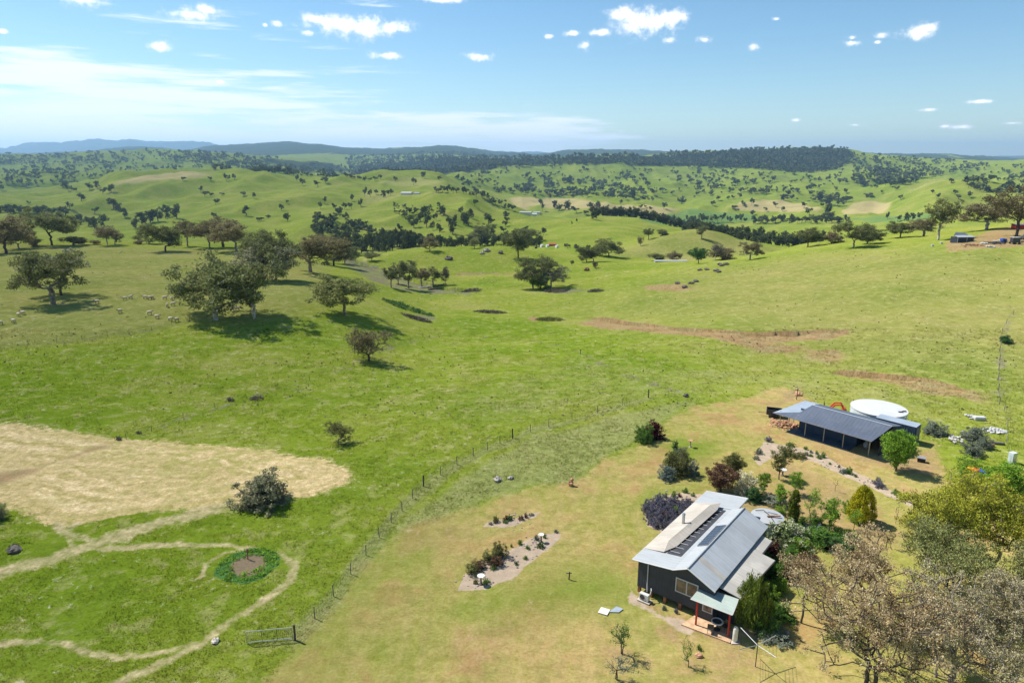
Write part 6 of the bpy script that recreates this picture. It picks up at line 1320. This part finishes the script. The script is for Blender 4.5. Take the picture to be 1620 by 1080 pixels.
GARDEN = [ # kind, u, v foot, h px, w px, leaf, label, name
 ('dense', 1019, 704, 30, 32, 'green', "green lower half of the purple shrub clump at the lawn's top", 'shrub'),
 ('dense', 1034, 698, 32, 32, 'purple', "dark purple-red leafed shrub beside its green partner", 'shrub'),
 ('shrub', 1068, 712, 15, 10, 'darkgreen', "small upright dark shrub at the top of the island bed", 'shrub'),
 ('dense', 1076, 730, 22, 26, 'silver', "grey-green rounded shrub behind the olive one in the island bed", 'shrub'),
 ('dense', 1072, 757, 42, 40, 'olive', "tall olive shrub in the middle of the island bed", 'shrub'),
 ('dense', 1054, 763, 26, 28, 'bluegrey', "blue-grey shrub at the left foot of the island bed", 'shrub'),
 ('dense', 1093, 757, 26, 24, 'bluegrey', "blue-green shrub at the right end of the island bed", 'shrub'),
 ('dense', 1062, 741, 30, 22, 'darkgreen', "dark green shrub on the left of the tall olive one", 'shrub'),
 ('lawn', 1160, 752, 34, 40, 'olive', "feathery pale green small tree behind the brown-leaved one", 'tree'),
 ('lawn', 1140, 777, 42, 58, 'brownleaf', "brown-leaved round tree above the cottage roof", 'tree'),
 ('dense', 1178, 788, 38, 38, 'cream', "cream-flowering shrub at the cottage's back corner", 'shrub'),
 ('dense', 1192, 798, 28, 34, 'darkgreen', "dark evergreen shrub right of the cream-flowering one", 'shrub'),
 ('young', 1207, 784, 40, 26, 'bright', "bright young tree nearest the cream-flowering shrub", 'tree'),
 ('young', 1232, 758, 52, 40, 'olive', "grey-green slender tree by the curve of the gravel path", 'tree'),
 ('young', 1258, 782, 38, 28, 'bright', "bright young tree right of the white bird bath", 'tree'),
 ('young', 1234, 801, 36, 32, 'bright', "bright young tree in the middle of the orchard rows", 'tree'),
 ('column', 1253, 835, 60, 18, 'conifer', "narrow golden-green columnar cypress beside the rain tank", 'tree'),
 ('slender', 1281, 826, 54, 30, 'bright', "thin leafy young tree right of the columnar cypress", 'tree'),
 ('slender', 1289, 800, 30, 18, 'bright', "small sparse young tree behind the thin leafy one", 'tree'),
 ('young', 1311, 845, 60, 40, 'bright', "taller loose-crowned young tree at the garden's middle", 'tree'),
 ('slender', 1350, 838, 34, 30, 'bright', "young tree in front of the golden conifer", 'tree'),
 ('bareyoung', 1321, 777, 22, 12, 'brownleaf', "tiny bare pinkish sapling on the dry lawn", 'tree'),
 ('bareyoung', 1417, 828, 36, 16, 'olive', "nearly leafless thin sapling right of the golden conifer", 'tree'),
 ('slender', 1408, 867, 34, 14, 'olive', "wispy sapling lower on the dry lawn", 'tree'),
 ('cone', 1360, 833, 56, 40, 'yellowcon', "golden yellow beehive-shaped conifer on the dry lawn", 'tree'),
 ('shrub', 1341, 815, 24, 22, 'bright', "yellow-green shrub leaning on the golden conifer's left side", 'shrub'),
 ('shrub', 1344, 868, 26, 30, 'green', "green leafy shrub below the golden conifer", 'shrub'),
 ('shrub', 1220, 802, 16, 44, 'silver', "low silvery shrub spreading behind the rain tank", 'shrub'),
 ('shrub', 1234, 816, 16, 18, 'bright', "light green shrub between the rain tank and the cypress", 'shrub'),
 ('dense', 1268, 836, 20, 20, 'green', "green shrub at the cypress's foot", 'shrub'),
 ('shrub', 1284, 852, 22, 30, 'silver', "grey low shrub left of the heron figure", 'shrub'),
 ('dense', 1240, 880, 50, 76, 'whitefl', "large arching shrub covered in white blossom by the gable", 'shrub'),
 ('dense', 1215, 885, 26, 34, 'purple', "dark red-leaved shrub against the low roof", 'shrub'),
 ('dense', 1246, 900, 36, 34, 'green', "glossy dark shrub under the white-blossom one", 'shrub'),
 ('dense', 1212, 905, 26, 34, 'green', "green shrub filling the notch of the low roof", 'shrub'),
 ('dense', 1226, 925, 36, 34, 'green', "dark green shrub beside the low wing", 'shrub'),
 ('shrub', 1232, 942, 24, 28, 'bright', "bright green shrub lowest along the low wing", 'shrub'),
 ('dense', 1297, 870, 32, 56, 'green', "broad bright green shrub below the heron figure", 'shrub'),
 ('shrub', 1328, 880, 24, 40, 'darkgreen', "low dark juniper right of the broad green shrub", 'shrub'),
 ('cushion', 1308, 872, 14, 16, 'purple', "little purple cushion in front of the broad green shrub", 'shrub'),
 ('cushion', 1326, 884, 10, 34, 'silver', "silver mat plant under the dark juniper", 'shrub'),
 ('spikes', 1188, 1004, 78, 58, 'juniper', "large feathery yellow-green conifer right of the awning", 'shrub'),
 ('dense', 1212, 1014, 40, 40, 'green', "fresh green shrub at the right foot of the feathery conifer", 'shrub'),
 ('shrub', 1225, 1026, 22, 50, 'silver', "grey twiggy shrub behind the clothes hoist", 'shrub'),
 ('dense', 1232, 862, 34, 46, 'green', "leafy green shrub above the white-blossom one", 'shrub'),
 ('shrub', 1262, 862, 28, 34, 'whitefl', "smaller white-flecked shrub right of the large arching one", 'shrub'),
 ('dense', 1205, 948, 30, 30, 'darkgreen', "dark shrub squeezed between the low wing and the feathery conifer", 'shrub'),
 ('dense', 1250, 925, 30, 30, 'brownleaf', "brown-tinged shrub at the edge of the bright lawn patch", 'shrub'),
 ('shrub', 1275, 905, 26, 36, 'brownleaf', "twiggy brown shrub above the bright lawn patch", 'shrub'),
 ('dense', 1205, 975, 36, 34, 'green', "green shrub behind the feathery conifer", 'shrub'),
 ('dense', 1222, 842, 26, 34, 'bright', "fresh light green shrub between the rain tank and the gable", 'shrub'),
 ('dense', 1262, 885, 34, 40, 'bright', "lime green shrub right of the glossy dark one", 'shrub'),
 ('dense', 1216, 962, 34, 34, 'bright', "light green shrub against the middle of the low wing", 'shrub'),
 ('dense', 1236, 990, 34, 40, 'green', "green shrub right of the feathery conifer's top", 'shrub'),
 ('shrub', 1290, 835, 22, 26, 'green', "green shrub behind the heron figure", 'shrub'),
 ('shrub', 1325, 858, 24, 34, 'green', "green shrub between the heron figure and the golden conifer", 'shrub'),
 ('shrub', 1268, 858, 24, 30, 'green', "green shrub left of the grey low one", 'shrub'),
 ('lawn', 1417, 745, 66, 58, 'bright', "bright green round-headed tree at the shed's near corner", 'tree'),
 ('dense', 1477, 691, 22, 36, 'silver', "silvery round bush right of the container", 'shrub'),
 ('dense', 1540, 702, 28, 36, 'silver', "tall silver bush beside the white heaps", 'shrub'),
 ('dense', 1556, 712, 20, 24, 'silver', "smaller silver bush right of the tall silver one", 'shrub'),
 ('shrub', 1536, 724, 24, 34, 'silver', "pale grey bush below the two silver ones", 'shrub'),
 ('shrub', 1532, 752, 26, 42, 'bright', "light green bush behind the wheelie bins", 'shrub'),
 ('shrub', 1531, 782, 36, 34, 'green', "green bush in front of the wheelie bins", 'shrub'),
 ('lawn', 1590, 790, 56, 80, 'bright', "wide light green tree at the right edge behind the gums", 'tree'),
 ('open', 982, 1052, 66, 56, 'green', "sparse green-twigged shrub low on the lawn below the dirt patch", 'shrub'),
 ('open', 1088, 1066, 44, 34, 'bright', "small leafy shrub at the bottom edge below the patio", 'shrub'),
 ('open', 975, 1095, 50, 60, 'silver', "greyish shrub cut by the bottom edge", 'shrub'),
 ('cushion', 1106, 1030, 10, 10, 'green', "tiny sapling ringed by stones", 'shrub'),
 ('cushion', 1051, 966, 9, 9, 'bluegrey', "little grey cushion plant in front of the stumps", 'shrub'),
 ('cushion', 1069, 971, 9, 10, 'lavender', "little purple lavender in front of the stumps", 'shrub'),
 ('dense', 418, 813, 60, 86, 'gum_grey', "large dense grey-green bush at the edge of the mown hay", 'bush'),
 ('dense', 0, 825, 30, 24, 'gum_grey', "grey bush half cut by the left edge", 'bush'),
 ('cushion', 22, 872, 12, 18, 'scrub', "dark tussock on the green verge near the left edge", 'bush'),
 ('cushion', 1590, 544, 12, 22, 'darkgreen', "dark scrubby tuft under the lone fence bush", 'bush'),
 ('cushion', 188, 697, 8, 12, 'scrub', "grey tussock at the corner of the hay field", 'bush'),
 ('cushion', 220, 687, 5, 12, 'scrub', "small grey tussock right of the corner one", 'bush'),
 ('cushion', 408, 634, 8, 24, 'scrub', "wide grey tussock on the old fence line", 'bush'),
 ('cushion', 365, 636, 7, 16, 'scrub', "grey tussock left of the wide one on the old fence line", 'bush'),
]
random.seed(21)
for i, (kd, u, v, h, w_, lf, lab, nm) in enumerate(GARDEN):
    plant(kd, i % 2, u, v, h, w_, lf, lab, name=nm if nm != 'tree' else 'garden_tree', cat=nm)
# lavender bed left of the cottage: bush after bush
lv = random.Random(4); k = 0
LB = [(1022, 800), (1045, 793), (1070, 797), (1092, 797), (1098, 805), (1080, 822), (1062, 838), (1046, 838), (1030, 830), (1020, 818)]
pts_ = []
for _ in range(4000):
    u, v = lv.uniform(1018, 1096), lv.uniform(792, 838)
    if inpoly(u, v, LB) and all(math.hypot(u - a_, (v - b_) * 1.5) > 8.8 for a_, b_ in pts_): pts_.append((u, v))
for u, v in sorted(pts_, key=lambda t: t[1]):
    plant('cushion', k % 2, u, v + 4, 15, 20, 'lavender', "lavender bush in the packed bed left of the cottage", name='lavender_bush', cat='lavender', group="lavender bushes packed in the bed by the cottage"); k += 1
plant('cushion', 0, 1068, 816, 14, 14, 'bright', "lime green plant in the middle of the lavender", name='shrub'); plant('cushion', 1, 1052, 824, 14, 18, 'brownleaf', "dry brown plant in the middle of the lavender", name='shrub')
for u, v, s_, lf, lab in [(1052, 789, 9, 'bluegrey', "grey round plant on the gravel above the lavender, left one"), (1066, 788, 10, 'green', "green round plant on the gravel above the lavender"), (1075, 787, 7, 'purple', "small dark plant on the gravel above the lavender"), (1084, 781, 9, 'green', "bright little plant at the top of the gravel above the lavender"), (1096, 786, 7, 'green', "tiny plant right end of the gravel above the lavender"), (1042, 793, 7, 'silver', "pale plant at the left of the gravel above the lavender")]:
    plant('cushion', 0, u, v, s_, s_ * 1.2, lf, lab, name='shrub')
PATHP = [(1215, 700, 9, 16, 'lavender', "dark lavender clump at the head of the gravel path"), (1251, 708, 8, 16, 'green', "green mound on the path after the lavender clump"), (1274, 712, 6, 10, 'green', "small green mound second on the path"), (1275, 721, 7, 10, 'bluegrey', "grey mound third on the path"), (1283, 717, 5, 7, 'bluegrey', "tiny grey mound between the third and fourth"), (1283, 723, 5, 8, 'green', "tiny green mound by the grass edge"), (1292, 719, 6, 7, 'green', "small mound by the shed side of the path"), (1295, 726, 8, 10, 'green', "left of two touching green mounds"), (1302, 725, 9, 11, 'green', "right of two touching green mounds"), (1313, 735, 4, 6, 'green', "speck of a plant in the middle of the path"), (1327, 740, 5, 6, 'bluegrey', "small grey plant in the middle of the path"), (1333, 750, 9, 14, 'bluegrey', "left of the pair of big green mounds"), (1342, 751, 12, 16, 'green', "right big green mound on the path"), (1354, 755, 5, 7, 'green', "small mound right after the big pair"), (1387, 768, 12, 18, 'lavender', "upper of the two lavender clumps"), (1393, 774, 11, 20, 'lavender', "lower of the two lavender clumps"), (1417, 779, 6, 8, 'green', "small mound after the lavender pair"), (1420, 786, 7, 20, 'green', "spreading green plant near the end of the path"),
         (1200, 720, 10, 16, 'silver', "silver plant at the left end of the gravel path"), (1196, 728, 8, 12, 'silver', "second silver plant just below the first"), (1248, 725, 16, 32, 'olive', "tufty olive grass clump on the path's bend"), (1264, 728, 12, 24, 'olive', "second olive grass clump right of the first")]
for u, v, h, w_, lf, lab in PATHP: plant('cushion', k % 2, u, v, h, w_, lf, lab, name='shrub'); k += 1
BEDP = [(790, 887, 26, 24, 'olive', "largest dark shrub in the big gravel bed"), (785, 900, 18, 20, 'brownleaf', "brown shrub under the largest in the big bed"), (773, 893, 20, 20, 'olive', "left shrub of the cluster in the big bed"), (748, 912, 18, 22, 'olive', "greyish shrub near the lower bird bath"), (757, 905, 16, 20, 'brownleaf', "brown shrub left of the cluster"), (770, 926, 9, 15, 'green', "green tuft right of the lower bird bath"), (823, 863, 8, 10, 'green', "green tuft high in the big bed"), (856, 869, 12, 13, 'darkgreen', "dark tuft below the upper bird bath"), (849, 856, 9, 10, 'bluegrey', "blue-green tuft left of the upper bird bath"), (862, 852, 9, 6, 'green', "green tuft right of the upper bird bath"), (835, 870, 5, 10, 'green', "low plant in the upper half of the big bed"), (831, 886, 7, 8, 'green', "round plant on the right side of the big bed"), (817, 895, 6, 9, 'darkgreen', "small dark plant on the right rim of the big bed"), (880, 844, 6, 8, 'bluegrey', "blue plant at the top tip of the big bed"), (809, 866, 6, 5, 'green', "small plant on the upper left rim of the big bed"), (753, 925, 10, 8, 'olive', "olive tuft left of the lower bird bath"), (781, 903, 8, 12, 'green', "green low plant at the foot of the cluster"),
        (785, 828, 12, 12, 'olive', "olive shrub at the left of the small gravel bed"), (800, 825, 9, 9, 'purple', "dark red plant in the small gravel bed"), (807, 824, 9, 13, 'darkgreen', "dark green plant in the middle of the small bed"), (799, 829, 6, 10, 'green', "green plant along the small bed's lower rim"), (824, 824, 9, 10, 'brownleaf', "brown plant in the small gravel bed"), (832, 820, 9, 7, 'brownleaf', "twiggy plant at the right of the small bed"), (840, 817, 5, 10, 'silver', "silver plant at the right tip of the small bed"), (776, 831, 5, 8, 'silver', "pale plant at the left tip of the small bed")]
for u, v, h, w_, lf, lab in BEDP: plant('cushion' if h < 13 else 'shrub', k % 2, u, v, h, w_ * 1.1, lf, lab, name='shrub'); k += 1
# low plants ringing the round bed
cb = at(392, 893); re_ = at(437, 893)[0] - cb[0]; rg = np.random.default_rng(12); n_ = 240; an = rg.uniform(0, 6.28, n_); q_ = re_ * (1 - .5 * rg.random(n_) ** 1.8)
C0 = np.stack([q_ * np.cos(an), q_ * np.sin(an), .05 + .12 * rg.random(n_)], 1); C0[:, 2] += ground_z(C0[:, 0] + cb[0], C0[:, 1] + cb[1]) - cb[2]
V, Fq = leaf_cloud(C0, 12, .24, .12, rg, 0, .6, .7); o = mesh_np('ground_cover', V, Fq, M['bluegrey' if False else 'bright']); o.location = cb; tag(o, "ring of low leafy plants round the brown planting bed", 'ground cover', kind='stuff')
# brambles and scrub along the gully
for u, v, h, w_, lf, lab in [(645, 489, 12, 88, 'darkgreen', "long dark bramble thicket in the mid paddock"), (775, 494, 5, 50, 'scrub', "grey-brown weed patch in the middle of the gully"), (870, 506, 7, 44, 'olive', "dark weed patch beside the bare orange spot"), (745, 460, 7, 34, 'scrub', "grey weeds below the creek trees"), (942, 461, 6, 24, 'scrub', "grey-brown scrub patch on the right slope's foot"), (878, 461, 7, 40, 'scrub', "brown brush under the leaning gully gum"), (660, 505, 5, 50, 'scrub', "flat grey weed patch below the bramble thicket")]:
    loc, hh, ww = size_at(u, v, h, w_); rg = np.random.default_rng(int(u)); n_ = int(60 + ww * 4)
    an = rg.uniform(0, 6.28, n_); rr_ = rg.random(n_) ** .5; C0 = np.stack([rr_ * np.cos(an) * ww * .5, rr_ * np.sin(an) * ww * .27, np.clip((1 - rr_ ** 2), .1, 1) * np.minimum(hh * .6, 1.6) * rg.uniform(.2, 1, n_)], 1)
    C0[:, 1] -= C0[:, 0] * .12; C0[:, 2] += ground_z(C0[:, 0] + loc[0], C0[:, 1] + loc[1]) - loc[2]
    V, Fq = leaf_cloud(C0, 26, .7, .32, rg, 0, .55, .6); o = mesh_np('thicket', V, Fq, M[lf]); o.location = loc; tag(o, lab, 'thicket')
# ------------------------------------------------------------------ the big gums in the near right corner
def big(u, v, top_v, wpx, seed, label, leaf, bark, nclump, nleaf, ls, sig, h0f, lobes, droop=.5, lean=(0, 0), multi=1, dens=1, h=None):
    loc = at(u, v); k_ = px_per_m(loc[0], loc[1], 6)
    if h is None:
        lo_, hi_ = 1., 40.
        for _ in range(30):
            mid = (lo_ + hi_) / 2; z_ = mid + loc[2]; zc = loc[1] * CP - (z_ - H) * SP; vv = 540 - F * (loc[1] * SP + (z_ - H) * CP) / zc
            if vv > top_v: lo_ = mid
            else: hi_ = mid
        h = lo_
    k_ = px_per_m(loc[0], loc[1], h * .7); w_ = wpx / k_
    return near_tree('gum_tree', loc, seed, label, mleaf=leaf, mbark=bark, w=w_, h=h, h0=h * h0f, nclump=nclump, nleaf=nleaf, lsize=ls, sig=sig, lobes=lobes, rt=h * .013, droop=droop, lean=lean, multi=multi, seg=.45, rmin=.02, n1=6)
big(1497, 930, 762, 155, 31, "yellow-green gum, left of the two yellow ones", 'gum_yellow', 'bark_dark', 260, 100, .17, .58, .36, 12, lean=(-.5, .3))
big(1568, 935, 764, 190, 32, "widest yellow-green gum near the right edge", 'gum_yellow', 'bark', 330, 100, .17, .6, .34, 13, lean=(0, .2))
big(1502, 985, 835, 170, 33, "pale olive gum in front of the yellow ones, dark leaning trunk", 'gum_light', 'bark_dark', 260, 90, .16, .55, .33, 11, lean=(-.6, 0))
big(1608, 990, 850, 90, 37, "green gum at the right edge behind the brown thicket", 'gum_light', 'bark', 150, 80, .17, .6, .3, 8)
big(1366, 985, 846, 105, 34, "brown-leaved gum rising alone right of the garden", 'gum_pink', 'bark_dark', 170, 70, .15, .5, .3, 8)
big(1268, 985, 880, 100, 41, "small brown-leaved tree beside the bright lawn patch", 'gum_pink', 'bark_dark', 120, 50, .14, .48, .3, 8)
big(1365, 1112, 898, 290, 35, "big brown gum with open forking limbs at the bottom edge", 'gum_pink', 'bark_dark', 330, 82, .14, .44, .3, 17, multi=2)
big(1500, 1120, 915, 260, 36, "brown gum thicket crown filling the bottom right", 'gum_mix', 'bark', 300, 84, .14, .47, .22, 13, multi=2)
big(1600, 1100, 905, 210, 38, "brown gum cut by the right and bottom edges", 'gum_mix', 'bark', 250, 84, .14, .47, .22, 12, multi=2)
big(1480, 1070, 935, 130, 39, "dense greyish gum between the open one and the edge", 'gum_mix', 'bark', 180, 70, .15, .55, .3, 8)
# ------------------------------------------------------------------ grass: tufts over rough and pasture ground
rg = np.random.default_rng(99)
def tufts(n, umin, umax, vmin, vmax, hgt, wd, keep):
    u = rg.uniform(umin, umax, n); v = vmin + (vmax - vmin) * rg.random(n)
    xc = (u - 810) / F; yc = (540 - v) / F; dyy = CP + yc * SP; dz = -SP + yc * CP; a = xc / dyy; s = -dz / dyy
    y = H / s
    for _ in range(8): y = (H - ground_z(a * y, y)) / s
    x = a * y; wx, wy = warp(x, y); mk = masks(x, y, wx, wy); k = keep(mk, x, y, rg); x, y = x[k], y[k]; z = ground_z(x, y)
    m_ = len(x); mk = {q: w_[k] for q, w_ in mk.items()}
    nb = 5; X = np.repeat(x, nb); Y = np.repeat(y, nb); Zz = np.repeat(z, nb); sc = np.repeat(np.clip(y / 60, .8, 4.5), nb)
    X = X + rg.normal(0, .12, m_ * nb) * sc; Y = Y + rg.normal(0, .12, m_ * nb) * sc; an = rg.uniform(0, 6.28, m_ * nb); hh = hgt * rg.uniform(.4, 1.3, m_ * nb) * sc ** .4; ww = wd * sc
    lx, ly = rg.normal(0, .35, m_ * nb) * hh, rg.normal(0, .35, m_ * nb) * hh
    V = np.stack([np.stack([X - np.cos(an) * ww, Y - np.sin(an) * ww, Zz - .02], 1), np.stack([X + np.cos(an) * ww, Y + np.sin(an) * ww, Zz - .02], 1), np.stack([X + lx, Y + ly, Zz + hh], 1)], 1).reshape(-1, 3)
    idx = np.repeat(np.arange(m_), nb * 3); return V, np.arange(len(V)).reshape(-1, 3), mk, idx
def keep1(mk, x, y, rg):
    p = .75 + .25 * mk['rough'] - .97 * mk['lawn'] - mk['track'] - mk['gravel'] - mk['hay'] * .93 - mk['bedsoil']; p = np.maximum(p, .8 * mk['bed'] - mk['bedsoil'] * .85); n_ = fbm(x / 3.5, y / 3.5, 3, 88)
    return rg.random(len(x)) < p * smst(n_, -.7, .3)
V, Fq, mk, idx = tufts(150000, -20, 1640, 520, 1085, .13, .03, keep1)
gt = mesh_np('grass', V, Fq, ground_mat("grass blades", True), attrs=attrs_from(mk, idx)); tag(gt, "tufts of pasture grass over the paddocks", 'grass', kind='stuff')


for u, v, n_, sp_, sd, lab in [(760, 915, 34, .9, 31, "stones round the lower bird bath in the large gravel bed"), (800, 885, 40, 1.0, 32, "stones in the middle of the large gravel bed"), (845, 862, 34, .9, 33, "stones at the upper end of the large gravel bed"), (815, 822, 22, .9, 34, "stones on the small gravel bed"), (1060, 784, 26, 1.1, 35, "stones on the gravel above the lavender"),
        (1240, 712, 24, 1.0, 36, "stones at the head of the gravel path"), (1310, 735, 24, 1.2, 37, "stones on the first straight of the gravel path"), (1380, 765, 24, 1.2, 38, "stones by the lavender pair on the gravel path"), (1430, 790, 18, 1.0, 39, "stones near the far end of the gravel path")]:
    pile(u, v, n_, sp_, 'stone', lab, 'scattered_stones', sd, .04, .12)
# single tussocks, weeds and thistles over the open paddocks
def scatter_tussocks(n, mat, seed, label, hs, cover, vmin=398, vmax=660):
    g = np.random.default_rng(seed); u = g.uniform(-20, 1640, n * 3); v = vmin + (vmax - vmin) * g.random(n * 3) ** 1.3
    xc = (u - 810) / F; yc = (540 - v) / F; dyy = CP + yc * SP; a = xc / dyy; s = -(-SP + yc * CP) / dyy; y = H / s
    for _ in range(12): y = y * .5 + .5 * (H - ground_z(a * y, y)) / s
    x = a * y; mk = masks(x, y, x, y); ok = (g.random(len(x)) < smst(fbm(x / 18, y / 18, 3, 88 + seed), cover, cover + .4)) & (mk['lawn'] < .3) & (mk['hay'] < .3) & (y < 380) & (y > 60)
    x, y = x[ok][:n], y[ok][:n]; z = ground_z(x, y); k = np.clip(y / 130, .8, 1.7); m = 9
    r = hs * k * g.uniform(.5, 1.5, len(x)); C_ = np.stack([x, y, z + r * .35], 1); V, Fq = leaf_cloud(C_, m, r * .8, .3 * hs / .35, g, -.3, .6, .8)
    o = mesh_np('tussocks', V, Fq, M[mat]); tag(o, label, 'tussocks', kind='stuff')
scatter_tussocks(420, 'olive', 1, "dull olive tussocks dotted over the open paddocks", .26, .05)
scatter_tussocks(260, 'gum_mix', 2, "dry grey-brown weeds dotted over the open paddocks", .26, .1)
scatter_tussocks(500, 'silver', 3, "pale silvery thistles dotted over the open paddocks", .2, .0)
